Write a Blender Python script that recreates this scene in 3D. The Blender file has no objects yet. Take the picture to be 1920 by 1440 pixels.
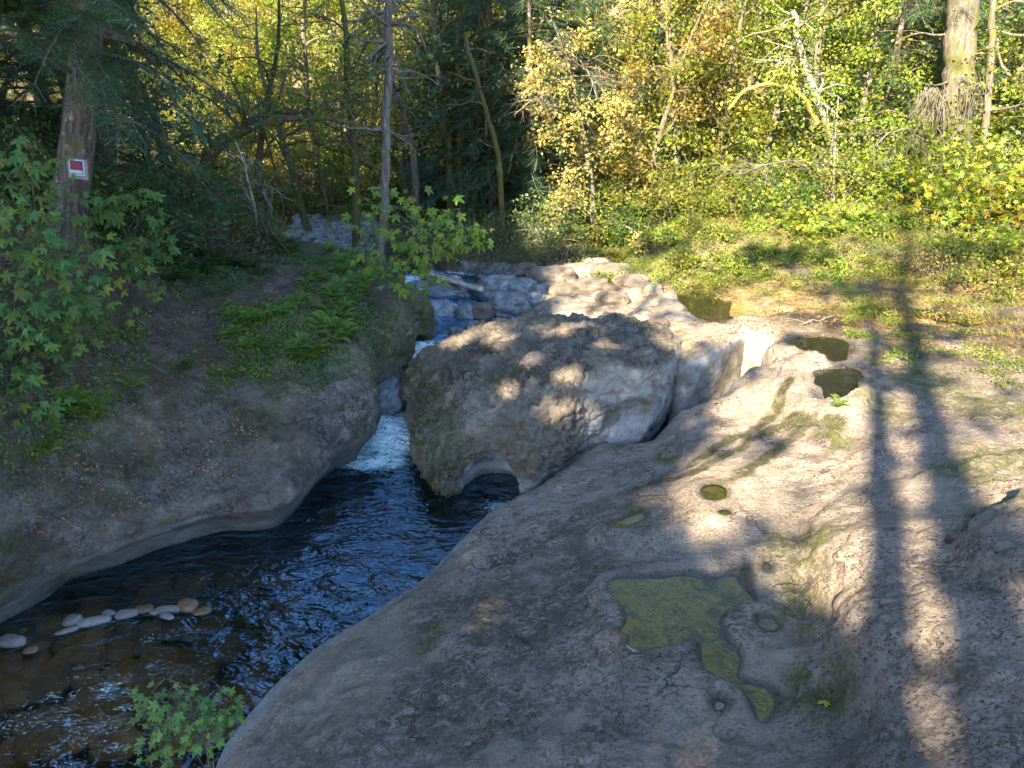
import bpy, math, random
import numpy as np
from mathutils import Vector, Matrix

random.seed(7)
RNG = np.random.default_rng(11)
SC = bpy.context.scene
COL = SC.collection
R = math.radians

# ------------------------------------------------------------------ camera
CAM_H, PITCH, FPX = 6.5, R(22.0), 1297.0
cam_d = bpy.data.cameras.new('camera')
cam = bpy.data.objects.new('camera', cam_d)
COL.objects.link(cam)
cam.location = (0, 0, CAM_H)
cam.rotation_euler = (R(90) - PITCH, 0, 0)
cam_d.sensor_fit = 'HORIZONTAL'
cam_d.sensor_width = 36.0
cam_d.lens = 36.0 * FPX / 1920.0
cam_d.clip_start = 0.05
cam_d.clip_end = 2000.0
SC.camera = cam

# ------------------------------------------------------------------ light
SUN_AZ, SUN_EL = R(25.0), R(33.0)     # light travels towards +Y turned SUN_AZ to the right
SUN_DIR = Vector((math.sin(SUN_AZ) * math.cos(SUN_EL), math.cos(SUN_AZ) * math.cos(SUN_EL), -math.sin(SUN_EL)))
world = bpy.data.worlds.new('World')
SC.world = world
world.use_nodes = True
wn = world.node_tree
bg = wn.nodes['Background']
sky = wn.nodes.new('ShaderNodeTexSky')
sky.sky_type = 'NISHITA'
sky.sun_disc = False
sky.sun_elevation = SUN_EL
sky.sun_rotation = math.pi + SUN_AZ   # sun stands behind the camera, to the left
sky.air_density = 1.0
sky.dust_density = 0.3
sky.ozone_density = 3.0
wn.links.new(sky.outputs[0], bg.inputs[0])
bg.inputs[1].default_value = 0.10
sun_d = bpy.data.lights.new('sun', 'SUN')
sun_d.energy = 5.0
sun_d.angle = R(0.53)
sun_d.color = (1.0, 0.855, 0.61)
sun = bpy.data.objects.new('sun', sun_d)
COL.objects.link(sun)
sun.rotation_euler = SUN_DIR.to_track_quat('-Z', 'Y').to_euler()
sun.location = (0, 0, 60)
SC.view_settings.view_transform = 'Standard'
SC.view_settings.look = 'None'
SC.view_settings.exposure = 2.9
SC.view_settings.gamma = 1.0
SC.view_settings.use_curve_mapping = False

# ------------------------------------------------------------------ helpers
CP, SP = math.cos(PITCH), math.sin(PITCH)

def W(px, py, z):
    """where the sight line of a photo pixel meets height z"""
    a, b = (px - 960) / FPX, (720 - py) / FPX
    dy, dz = CP + b * SP, -SP + b * CP
    t = (z - CAM_H) / dz
    return (a * t, dy * t, z)

def D(px, py, y):
    """point of a sight line at forward distance y"""
    a, b = (px - 960) / FPX, (720 - py) / FPX
    dy, dz = CP + b * SP, -SP + b * CP
    t = y / dy
    return Vector((a * t, y, CAM_H + dz * t))

_G = RNG.normal(size=(256, 3)); _G /= np.linalg.norm(_G, axis=1)[:, None]
_G = _G.astype(np.float32)

def pn(p, seed=0):
    p = np.asarray(p, np.float32)
    i = np.floor(p).astype(np.int64); f = (p - i).astype(np.float32)
    u = f * f * f * (f * (f * 6 - 15) + 10)
    out = 0
    for dx in (0, 1):
        wx = u[:, 0] if dx else 1 - u[:, 0]
        for dy in (0, 1):
            wy = u[:, 1] if dy else 1 - u[:, 1]
            for dz in (0, 1):
                wz = u[:, 2] if dz else 1 - u[:, 2]
                h = ((i[:, 0] + dx) * 73856093) ^ ((i[:, 1] + dy) * 19349663) ^ ((i[:, 2] + dz) * 83492791) ^ (seed * 2654435761)
                h = (h ^ (h >> 13)) * 1274126177
                g = _G[(h >> 7) & 255]
                out = out + wx * wy * wz * (g[:, 0] * (f[:, 0] - dx) + g[:, 1] * (f[:, 1] - dy) + g[:, 2] * (f[:, 2] - dz))
    return out * 1.6

def fbm(p, sc, octv=3, seed=0, gain=0.5):
    p = np.asarray(p, np.float32) * sc
    a, s, tot = 1.0, 0, 0
    for k in range(octv):
        s = s + a * pn(p, seed + k); tot += a
        p = p * 2.03 + 3.7; a *= gain
    return s / tot

def sstep(a, b, x):
    t = np.clip((x - a) / (b - a), 0, 1)
    return t * t * (3 - 2 * t)

def smooth_closed(pts, n=6):
    P = np.array(pts, float)[:, :2]; N = len(P); out = []
    for i in range(N):
        p0, p1, p2, p3 = P[i - 1], P[i], P[(i + 1) % N], P[(i + 2) % N]
        for k in range(n):
            t = k / n
            out.append(0.5 * ((2 * p1) + (-p0 + p2) * t + (2 * p0 - 5 * p1 + 4 * p2 - p3) * t * t + (-p0 + 3 * p1 - 3 * p2 + p3) * t ** 3))
    return np.array(out)

def poly_sd(poly, x, y):
    """signed distance to polygon, negative inside"""
    shp = x.shape
    x = x.ravel(); y = y.ravel()
    d = np.full(x.shape, 1e9); ins = np.zeros(x.shape, bool)
    n = len(poly)
    for i in range(n):
        ax, ay = poly[i]; bx, by = poly[(i + 1) % n]
        ex, ey = bx - ax, by - ay
        L = ex * ex + ey * ey + 1e-12
        t = np.clip(((x - ax) * ex + (y - ay) * ey) / L, 0, 1)
        d = np.minimum(d, (x - ax - t * ex) ** 2 + (y - ay - t * ey) ** 2)
        if ay != by:
            c = ((ay > y) != (by > y)) & (x < (bx - ax) * (y - ay) / (by - ay) + ax)
            ins ^= c
    d = np.sqrt(d); d[ins] *= -1
    return d.reshape(shp)

class Surf:
    """thin-plate surface through (x, y, z) points"""
    def __init__(s, pts, smooth=0.02):
        P = np.array(pts, float); s.c = P[:, :2]; n = len(P)
        K = s._k(P[:, :2], s.c) + np.eye(n) * smooth
        A = np.zeros((n + 3, n + 3)); A[:n, :n] = K
        A[:n, n] = 1; A[:n, n + 1:] = P[:, :2]; A[n, :n] = 1; A[n + 1:, :n] = P[:, :2].T
        b = np.zeros(n + 3); b[:n] = P[:, 2]
        s.w = np.linalg.solve(A, b); s.lo = P[:, 2].min() - .6; s.hi = P[:, 2].max() + 1.0
    def _k(s, a, b):
        r2 = ((a[:, None, :] - b[None, :, :]) ** 2).sum(2)
        return 0.5 * r2 * np.log(r2 + 1e-9)
    def __call__(s, x, y):
        shp = x.shape; q = np.stack([x.ravel(), y.ravel()], 1); out = np.empty(len(q))
        for i in range(0, len(q), 40000):
            c = q[i:i + 40000]
            out[i:i + 40000] = s._k(c, s.c) @ s.w[:-3] + s.w[-3] + c @ s.w[-2:]
        return np.clip(out, s.lo, s.hi).reshape(shp)

def smax(a, b, k):
    h = np.clip(0.5 + 0.5 * (a - b) / k, 0, 1)
    return b + (a - b) * h + k * h * (1 - h)

def smin(a, b, k):
    return -smax(-a, -b, k)

def surface_net(F, pos):
    """F[nx,ny,nz] negative inside; pos(fi,fj,fk) -> xyz. returns verts, quads"""
    S = F < 0
    nx, ny, nz = F.shape
    cnt = np.zeros((nx - 1, ny - 1, nz - 1), np.int8)
    for a in (0, 1):
        for b in (0, 1):
            for c in (0, 1):
                cnt += S[a:nx - 1 + a, b:ny - 1 + b, c:nz - 1 + c]
    act = (cnt > 0) & (cnt < 8)
    I, J, K = np.nonzero(act)
    idx = np.full(act.shape, -1, np.int64); idx[I, J, K] = np.arange(len(I))
    acc = np.zeros((len(I), 3)); n = np.zeros(len(I))
    cor = [(a, b, c) for a in (0, 1) for b in (0, 1) for c in (0, 1)]
    for p in cor:
        for ax in range(3):
            if p[ax]: continue
            q = list(p); q[ax] = 1
            f0 = F[I + p[0], J + p[1], K + p[2]]; f1 = F[I + q[0], J + q[1], K + q[2]]
            m = (f0 < 0) != (f1 < 0)
            t = np.where(m, f0 / np.where(f0 - f1 == 0, 1, f0 - f1), 0)
            for d in range(3):
                acc[:, d] += m * (p[d] + (t if d == ax else 0))
            n += m
    acc /= n[:, None]
    V = pos(I + acc[:, 0], J + acc[:, 1], K + acc[:, 2])
    Q = []
    m = S[:-1, 1:-1, 1:-1] != S[1:, 1:-1, 1:-1]
    i, j, k = np.nonzero(m); j += 1; k += 1; s = S[i, j, k]
    q = np.stack([idx[i, j - 1, k - 1], idx[i, j, k - 1], idx[i, j, k], idx[i, j - 1, k]], 1); q[~s] = q[~s][:, ::-1]; Q.append(q)
    m = S[1:-1, :-1, 1:-1] != S[1:-1, 1:, 1:-1]
    i, j, k = np.nonzero(m); i += 1; k += 1; s = S[i, j, k]
    q = np.stack([idx[i - 1, j, k - 1], idx[i - 1, j, k], idx[i, j, k], idx[i, j, k - 1]], 1); q[~s] = q[~s][:, ::-1]; Q.append(q)
    m = S[1:-1, 1:-1, :-1] != S[1:-1, 1:-1, 1:]
    i, j, k = np.nonzero(m); i += 1; j += 1; s = S[i, j, k]
    q = np.stack([idx[i - 1, j - 1, k], idx[i, j - 1, k], idx[i, j, k], idx[i - 1, j, k]], 1); q[~s] = q[~s][:, ::-1]; Q.append(q)
    Q = np.concatenate(Q); Q = Q[(Q >= 0).all(1)]
    return V, Q

def vnormals(V, Q):
    a, b, c = V[Q[:, 0]], V[Q[:, 1]], V[Q[:, 2]]
    fn = np.cross(b - a, c - a)
    N = np.zeros_like(V)
    for k in range(Q.shape[1]):
        for d in range(3):
            N[:, d] += np.bincount(Q[:, k], weights=fn[:, d], minlength=len(V))
    return N / (np.linalg.norm(N, axis=1)[:, None] + 1e-12)

def mesh_np(name, V, F, mats=(), attrs=None, smooth=True, mi=None, cols=None):
    me = bpy.data.meshes.new(name)
    V = np.asarray(V, np.float32); F = np.asarray(F, np.int32)
    k = F.shape[1]
    me.vertices.add(len(V)); me.vertices.foreach_set('co', V.ravel())
    me.loops.add(F.size); me.loops.foreach_set('vertex_index', F.ravel())
    me.polygons.add(len(F))
    me.polygons.foreach_set('loop_start', np.arange(0, F.size, k, dtype=np.int32))
    me.polygons.foreach_set('loop_total', np.full(len(F), k, np.int32))
    if smooth: me.polygons.foreach_set('use_smooth', np.ones(len(F), bool))
    if mi is not None: me.polygons.foreach_set('material_index', np.asarray(mi, np.int32))
    for m in mats: me.materials.append(m)
    me.update(calc_edges=True)
    if attrs:
        for an, av in attrs.items():
            at = me.attributes.new(an, 'FLOAT', 'POINT'); at.data.foreach_set('value', np.asarray(av, np.float32))
    if cols is not None:
        at = me.attributes.new('tint', 'FLOAT_COLOR', 'POINT')
        at.data.foreach_set('color', np.concatenate([cols, np.ones((len(cols), 1))], 1).astype(np.float32).ravel())
    return me

def link(name, me, parent=None, loc=None, rot=None, scale=None):
    o = bpy.data.objects.new(name, me); COL.objects.link(o)
    if parent: o.parent = parent
    if loc is not None: o.location = loc
    if rot is not None: o.rotation_euler = rot
    if scale is not None: o.scale = scale if hasattr(scale, '__len__') else (scale,) * 3
    return o

def tag(o, label=None, cat=None, group=None, kind=None):
    if label: o['label'] = label
    if cat: o['category'] = cat
    if group: o['group'] = group
    if kind: o['kind'] = kind
    return o

# ------------------------------------------------------------------ materials
class NT:
    def __init__(s, name):
        s.m = bpy.data.materials.new(name); s.m.use_nodes = True; s.t = s.m.node_tree; s.t.nodes.clear()
        s.out = s.t.nodes.new('ShaderNodeOutputMaterial')
    def n(s, typ, **kw):
        nd = s.t.nodes.new('ShaderNode' + typ)
        for k, v in kw.items():
            if k.startswith('_'): setattr(nd, k[1:], v)
        return nd
    def l(s, a, b): s.t.links.new(a, b)
    def val(s, sock, v):
        if hasattr(v, 'is_linked') or hasattr(v, 'links'): s.l(v, sock)
        else: sock.default_value = v
    def coord(s, which='Object'):
        return s.n('TexCoord').outputs[which]
    def noise(s, vec, scale, detail=4, rough=0.6, dist=0.0):
        nd = s.n('TexNoise'); s.l(vec, nd.inputs['Vector']); nd.inputs['Scale'].default_value = scale
        nd.inputs['Detail'].default_value = detail; nd.inputs['Roughness'].default_value = rough
        nd.inputs['Distortion'].default_value = dist
        return nd.outputs['Fac']
    def voro(s, vec, scale, feat='F1', rnd=1.0):
        nd = s.n('TexVoronoi'); nd.feature = feat; s.l(vec, nd.inputs['Vector']); nd.inputs['Scale'].default_value = scale
        nd.inputs['Randomness'].default_value = rnd
        return nd.outputs['Distance']
    def ramp(s, fac, a, b, c0=0.0, c1=1.0):
        nd = s.n('MapRange'); nd.interpolation_type = 'SMOOTHSTEP'; s.l(fac, nd.inputs[0])
        nd.inputs[1].default_value = a; nd.inputs[2].default_value = b; nd.inputs[3].default_value = c0; nd.inputs[4].default_value = c1
        return nd.outputs[0]
    def mix(s, fac, a, b, blend='MIX'):
        nd = s.n('Mix'); nd.data_type = 'RGBA'; nd.blend_type = blend
        s.val(nd.inputs[0], fac)
        for sock, v in ((nd.inputs[6], a), (nd.inputs[7], b)):
            if isinstance(v, tuple): sock.default_value = (*v, 1)
            else: s.l(v, sock)
        return nd.outputs[2]
    def math(s, op, a, b=0.5, c=None):
        nd = s.n('Math'); nd.operation = op; s.val(nd.inputs[0], a); s.val(nd.inputs[1], b)
        if c is not None: s.val(nd.inputs[2], c)
        return nd.outputs[0]
    def attr(s, name, out='Fac'):
        nd = s.n('Attribute'); nd.attribute_name = name
        return nd.outputs[out]
    def bump(s, h, strength, dist, prev=None):
        nd = s.n('Bump'); s.l(h, nd.inputs['Height']); nd.inputs['Strength'].default_value = strength; nd.inputs['Distance'].default_value = dist
        if prev is not None: s.l(prev, nd.inputs['Normal'])
        return nd.outputs[0]
    def scaled(s, vec, sc, rot=(0, 0, 0)):
        nd = s.n('Mapping'); s.l(vec, nd.inputs[0]); nd.inputs['Scale'].default_value = sc; nd.inputs['Rotation'].default_value = rot
        return nd.outputs[0]
    def bsdf(s, col, rough=0.8, normal=None, spec=0.3):
        b = s.n('BsdfPrincipled')
        if isinstance(col, tuple): b.inputs['Base Color'].default_value = (*col, 1)
        else: s.l(col, b.inputs['Base Color'])
        s.val(b.inputs['Roughness'], rough); s.val(b.inputs['Specular IOR Level'], spec)
        if normal is not None: s.l(normal, b.inputs['Normal'])
        return b.outputs[0]
    def done(s, sh):
        s.l(sh, s.out.inputs[0]); return s.m

def rock_material(name, light, mid, dark, olive, pitted=1.0, stains=.4, pdark=1.0, dense=False, lift=.12, soilc=((0.11, 0.082, 0.066), (0.19, 0.15, 0.125))):
    """attributes on the mesh: moss, wet, smoothed (water-polished), soil"""
    t = NT(name); v = t.coord()
    moss, wet, pol, soil = t.attr('moss'), t.attr('wet'), t.attr('polish'), t.attr('soil')
    big = t.noise(v, 0.55, 4, 0.6); med = t.noise(v, 2.3, 6, 0.65, 0.4); fine = t.noise(v, 14, 6, 0.7); grit = t.noise(v, 70, 3, 0.6)
    col = t.mix(t.ramp(big, 0.35, 0.65), mid, light)
    col = t.mix(t.ramp(t.noise(v, 1.1, 5, 0.65, 0.8), 0.5, 0.72, 0, 0.55), col, (0.31, 0.215, 0.185))       # pinkish beds
    col = t.mix(t.ramp(t.noise(v, 1.7, 5, 0.7, 0.5), 0.55, 0.72, 0, 0.5), col, (0.19, 0.185, 0.185))        # grey beds
    # dark lichen clusters: broad mask times small ragged blotches, plus loose black specks and pits
    npol = t.math('SUBTRACT', 1.0, pol)
    rag = t.noise(t.scaled(v, (1, 1.5, 1.2), (0, 0, .5)), 7.5, 8, 0.82, 0.9)
    lich = t.attr('lich')
    rag = t.math('MULTIPLY_ADD', lich, .034, rag); med2 = t.math('MULTIPLY_ADD', lich, .09, med)
    cl = t.math('MULTIPLY', t.ramp(med2, 0.44, 0.56), t.ramp(rag, *((0.492, 0.522) if dense else (0.505, 0.540))))
    cl = t.math('MULTIPLY', cl, t.ramp(t.noise(v, .75, 5, .65, .5), .42, .55, .75 if dense else lift, 1))
    cl = t.math('MULTIPLY', cl, npol)
    col = t.mix(t.math('MULTIPLY', cl, 0.90), col, t.mix(t.ramp(t.noise(v, 4, 4, .6), .42, .58), dark, (dark[0] * 1.9, dark[1] * 1.9, dark[2] * 1.5)))
    spk = t.math('MULTIPLY', t.ramp(t.noise(v, 30, 5, 0.75, 0.6), 0.545, 0.585), t.ramp(t.noise(v, 2.0, 5, 0.7), 0.40, 0.56, .6 if dense else lift, 1))
    spk = t.math('MULTIPLY', spk, npol)
    col = t.mix(t.math('MULTIPLY', spk, 0.85 * min(1, pitted)), col, (0.035, 0.03, 0.024))
    pit = t.voro(t.scaled(v, (1, 1.7, 1.3), (0, 0, 0.6)), 13)
    pitm = t.math('MULTIPLY', t.ramp(pit, 0.12, 0.30, 1, 0), t.ramp(t.noise(v, 3.1, 4, 0.6), 0.44, 0.54))
    pitm = t.math('MULTIPLY', pitm, npol)
    col = t.mix(t.math('MULTIPLY', pitm, 0.8), col, (0.04, 0.035, 0.028))
    stain = t.ramp(t.noise(v, .9, 5, .65, .6), .50, .64, 0, stains)
    col = t.mix(t.math('MULTIPLY', stain, npol), col, (0.085, 0.068, 0.042))
    # cracks, few and broken up
    ck = t.n('TexVoronoi'); ck.feature = 'DISTANCE_TO_EDGE'; ck.inputs['Scale'].default_value = 0.9
    wv = t.n('TexNoise'); t.l(v, wv.inputs[0]); wv.inputs['Scale'].default_value = 2.2; wv.inputs['Detail'].default_value = 5
    va = t.n('VectorMath'); va.operation = 'MULTIPLY_ADD'; t.l(wv.outputs['Color'], va.inputs[0]); va.inputs[1].default_value = (.9, .9, .9); t.l(v, va.inputs[2]); t.l(va.outputs[0], ck.inputs['Vector'])
    crack = t.math('MULTIPLY', t.ramp(ck.outputs['Distance'], 0.004, 0.022, 1, 0), t.math('MULTIPLY', npol, t.ramp(t.noise(v, .8, 3, .5), .56, .64)))
    col = t.mix(t.math('MULTIPLY', crack, .85), col, (.03, .025, .02))
    # damp drapes and warm or cool weathering at arm's-length scale
    col = t.mix(t.math('MULTIPLY', t.ramp(t.noise(t.scaled(v, (1, 2.2, 1), (0, 0, .5)), .9, 6, .7, .9), .52, .60, 0, .55), npol), col, (.115, .095, .07))
    col = t.mix(t.ramp(t.noise(v, .45, 4, .6, .4), .46, .60, 0, .45), col, (.44, .36, .27))
    # pale mineral spots
    col = t.mix(t.math('MULTIPLY', t.ramp(t.noise(v, 26, 3, 0.6), 0.64, 0.72, 0, 0.5), npol), col, (0.42, 0.41, 0.39))
    col = t.mix(t.ramp(fine, 0.3, 0.7, 0.0, 0.35), col, mid)
    # polished rock near the water: smooth, pale grey with faint banding
    band = t.noise(t.scaled(v, (0.8, 0.8, 2.6), (0.22, 0.3, 0)), 1.3, 6, 0.65, 1.0)
    pcol = t.mix(t.ramp(band, 0.35, 0.65), (0.20, 0.19, 0.17), (0.33, 0.315, 0.29))
    pcol = t.mix(t.ramp(t.noise(v, 1.4, 4, 0.6, 0.5), 0.48, 0.66, 0, 0.75), pcol, (0.16, 0.115, 0.07))
    pcol = t.mix(1.0, pcol, (pdark, pdark * (.95 if pdark < 1 else 1.02), pdark * (.88 if pdark < 1 else 1.08)), 'MULTIPLY')
    pcol = t.mix(t.ramp(t.noise(v, 18, 6, .75), .52, .66, 0, .45), pcol, (.09, .075, .055))
    col = t.mix(pol, col, pcol)
    # brown-olive algae / moss
    mm = t.math('MULTIPLY', moss, t.ramp(t.noise(v, 5, 6, 0.7, 0.6), 0.36, 0.56))
    mcol = t.mix(t.ramp(t.noise(v, 22, 4, 0.7), 0.35, 0.65), olive, (0.14, 0.15, 0.045))
    col = t.mix(mm, col, mcol)
    # soil with litter
    sm = t.math('MULTIPLY', soil, t.ramp(t.noise(v, 4, 6, 0.7, 0.5), 0.25, 0.5, 0.55, 1))
    scol = t.mix(t.ramp(t.noise(v, 3.0, 6, 0.7, 0.3), 0.4, 0.62), *soilc)
    scol = t.mix(t.ramp(t.noise(v, 16, 5, 0.75, 1.0), 0.52, 0.62, 0, 0.6), scol, (0.05, 0.042, 0.03))
    scol = t.mix(t.math('MULTIPLY', t.ramp(t.noise(v, 1.3, 5, 0.7, 0.3), 0.50, 0.60), 0.8), scol, (0.11, 0.115, 0.03))
    col = t.mix(sm, col, scol)
    # waterline stain
    col = t.mix(t.math('MULTIPLY', wet, 0.62), col, (0.035, 0.03, 0.022))
    inv = t.math('SUBTRACT', 1.0, t.math('MULTIPLY', pol, 0.75))
    h1 = t.math('MULTIPLY', t.math('ADD', t.math('MULTIPLY', med, 1.0), t.math('MULTIPLY', fine, 0.35)), inv)
    h2 = t.math('MULTIPLY', t.math('ADD', fine, t.math('MULTIPLY', grit, 0.35)), inv)
    h2 = t.math('SUBTRACT', h2, t.math('MULTIPLY', pitm, 0.8))
    h2 = t.math('SUBTRACT', h2, t.math('MULTIPLY', cl, 0.25))
    h2 = t.math('SUBTRACT', h2, t.math('MULTIPLY', spk, 0.3)); h2 = t.math('SUBTRACT', h2, t.math('MULTIPLY', crack, 1.5))
    nrm = t.bump(h1, 0.7, 0.12); nrm = t.bump(h2, 0.95, 0.045, nrm)
    rough = t.math('SUBTRACT', 0.88, t.math('MULTIPLY', wet, 0.6))
    return t.done(t.bsdf(col, rough, nrm, 0.25))

M = {}
M['rock_right'] = rock_material('pitted_sandstone_right', (0.43, 0.345, 0.275), (0.315, 0.25, 0.205), (0.05, 0.045, 0.03), (0.10, 0.095, 0.03), 1.0, .25, 1.0, False, .45, ((.075, .056, .038), (.15, .115, .075)))
M['rock_boulder'] = rock_material('pitted_boulder_stone', (0.33, 0.275, 0.23), (0.21, 0.175, 0.145), (0.045, 0.045, 0.03), (0.085, 0.085, 0.028), 1.0, .35, 1.35, True)
M['rock_left'] = rock_material('lichened_bank_stone', (0.33, 0.275, 0.25), (0.165, 0.13, 0.11), (0.04, 0.036, 0.027), (0.065, 0.065, 0.022), 1.0, .85, .50, True)

def stone_mat(name, c1, c2, rough=0.7, wetness=0.3, scale=3.0):
    t = NT(name); v = t.coord()
    oi = t.n('ObjectInfo').outputs['Random']
    col = t.mix(t.ramp(t.noise(v, scale, 5, 0.65, 0.4), 0.35, 0.65), c1, c2)
    col = t.mix(t.ramp(t.noise(v, scale * 5, 5, 0.7), 0.5, 0.75, 0, 0.5), col, (c1[0] * .35, c1[1] * .35, c1[2] * .3))
    hs = t.n('HueSaturation'); t.l(col, hs.inputs['Color']); t.l(t.math('MULTIPLY_ADD', oi, 0.5, 0.75), hs.inputs['Value'])
    nrm = t.bump(t.noise(v, scale * 3, 6, 0.65), 0.35, 0.05)
    return t.done(t.bsdf(hs.outputs[0], rough, nrm, 0.3 + wetness))
M['creek_stone'] = stone_mat('creek_stone', (0.065, 0.074, 0.085), (0.20, 0.212, 0.23), 0.5, 0.2)
M['warm_stone'] = stone_mat('warm_stone', (0.20, 0.16, 0.12), (0.30, 0.26, 0.21), 0.8, 0.0)
M['cobble'] = stone_mat('river_cobble', (0.11, 0.095, 0.08), (0.23, 0.21, 0.195), 0.40, 0.2, 5)
M['sunk_cobble'] = stone_mat('sunken_cobble', (0.34, 0.18, 0.08), (0.36, 0.28, 0.18), 0.5, 0.1, 5)
M['cobble_rust'] = stone_mat('rusty_cobble', (0.12, 0.055, 0.022), (0.19, 0.12, 0.07), 0.35, 0.3, 5)

def water_material(name, tint, scale, strength, streak=(1, 1, 1), foam=True, rot=0.0, refl=2.6, base=.05, deep=(0.004, 0.007, 0.006), murk=.55, refl_tint=(1, 1, 1, 1)):
    t = NT(name); v = t.coord()
    vv = t.scaled(v, streak, (0, 0, rot))
    h = t.math('ADD', t.noise(vv, scale, 3, 0.55, 0.5), t.math('MULTIPLY', t.noise(vv, scale * 2.9, 2, 0.5, 0.4), 0.16))
    nrm = t.bump(h, strength, 0.22)
    fr = t.n('Fresnel'); fr.inputs[0].default_value = 1.33; t.l(nrm, fr.inputs['Normal'])
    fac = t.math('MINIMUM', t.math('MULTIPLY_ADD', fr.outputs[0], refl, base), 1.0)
    gl = t.n('BsdfGlossy'); gl.inputs['Roughness'].default_value = 0.03; gl.inputs['Color'].default_value = refl_tint; t.l(nrm, gl.inputs['Normal'])
    tr = t.n('BsdfTransparent'); tr.inputs['Color'].default_value = (*tint, 1)
    body0 = tr.outputs[0]
    if murk:
        dk = t.n('BsdfDiffuse'); dk.inputs[0].default_value = (*deep, 1)
        mk = t.n('MixShader'); t.l(t.ramp(t.attr('shallow'), 0, 1, murk, .0), mk.inputs[0]); t.l(tr.outputs[0], mk.inputs[1]); t.l(dk.outputs[0], mk.inputs[2]); body0 = mk.outputs[0]
    mx = t.n('MixShader'); t.l(fac, mx.inputs[0]); t.l(body0, mx.inputs[1]); t.l(gl.outputs[0], mx.inputs[2])
    sh = mx.outputs[0]
    if foam:
        f = t.attr('foam')
        n1 = t.noise(t.scaled(v, (streak[0], streak[1] * 1.2, 1), (0, 0, rot)), 3.2, 8, 0.72, 2.2)
        n2 = t.noise(t.scaled(v, (streak[0], streak[1] * 1.6, 1), (0, 0, rot)), 13, 5, 0.7, 1.2)
        strand = t.ramp(t.math('ABSOLUTE', t.math('SUBTRACT', n1, 0.5)), 0.0, 0.05, 1, 0)
        body = t.ramp(f, 0.42, 0.75, 0, 0.9)
        df = t.n('BsdfPrincipled'); t.l(t.mix(t.ramp(n1, .4, .62), (0.08, 0.27, 0.30), (0.34, 0.60, 0.63)), df.inputs['Base Color']); df.inputs['Roughness'].default_value = 0.12; t.l(nrm, df.inputs['Normal'])
        m2 = t.n('MixShader'); t.l(body, m2.inputs[0]); t.l(sh, m2.inputs[1]); t.l(df.outputs[0], m2.inputs[2])
        wh = t.n('BsdfPrincipled'); wh.inputs['Base Color'].default_value = (0.62, 0.70, 0.74, 1); wh.inputs['Roughness'].default_value = 0.6; t.l(nrm, wh.inputs['Normal'])
        fa = t.math('ADD', t.math('MULTIPLY', strand, 0.42), t.math('MULTIPLY', t.ramp(n2, .50, .64), .42))
        fa = t.math('ADD', fa, t.math('MULTIPLY_ADD', t.ramp(n1, .42, .62), .6, -.72))
        fa = t.ramp(t.math('ADD', fa, t.math('MULTIPLY', f, 0.95)), 0.25, 0.75, 0, .92)
        fa = t.math('MULTIPLY', fa, t.ramp(f, 0.06, 0.30))
        m3 = t.n('MixShader'); t.l(fa, m3.inputs[0]); t.l(m2.outputs[0], m3.inputs[1]); t.l(wh.outputs[0], m3.inputs[2])
        sh = m3.outputs[0]
    return t.done(sh)
M['creek_water'] = water_material('creek_water', (0.80, 0.70, 0.50), 2.0, .45, (1.0, 1.8, 1), True, R(-28), refl=4.4, base=.0, murk=.45, refl_tint=(.42, .70, 1.0, 1))  # reflection tinted blue and boosted, painting a deeper sky into the creek
M['still_water'] = water_material('still_water', (0.96, 0.96, 0.85), 2.0, 0.04, (1, 1, 1), False, refl=.9, base=.0, murk=0)
# ================================================================== large structure: rock bodies
def perspective_grid(x0, x1, y0, y1, z0, z1, step, zstep, c=3.0):
    """cells grow with distance from the viewpoint; step is the size at y+c = 1"""
    L = math.log((y1 + c) / (y0 + c)); nj = int(L / step) + 1
    u0 = min(x0 / (y0 + c), x0 / (y1 + c)); u1 = max(x1 / (y0 + c), x1 / (y1 + c))
    ni = int((u1 - u0) / step) + 1; nk = int((z1 - z0) / zstep) + 1
    def pos(i, j, k):
        y = (y0 + c) * np.exp(j / (nj - 1) * L) - c
        return np.stack([(u0 + (u1 - u0) * i / (ni - 1)) * (y + c), y, z0 + (z1 - z0) * k / (nk - 1)], 1)
    J = np.arange(nj); I = np.arange(ni)
    y = (y0 + c) * np.exp(J / (nj - 1) * L) - c
    X = (u0 + (u1 - u0) * I / (ni - 1))[:, None] * (y + c)[None, :]
    Y = np.broadcast_to(y[None, :], X.shape).copy()
    Z = z0 + (z1 - z0) * np.arange(nk) / (nk - 1)
    return X, Y, Z, pos

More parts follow.
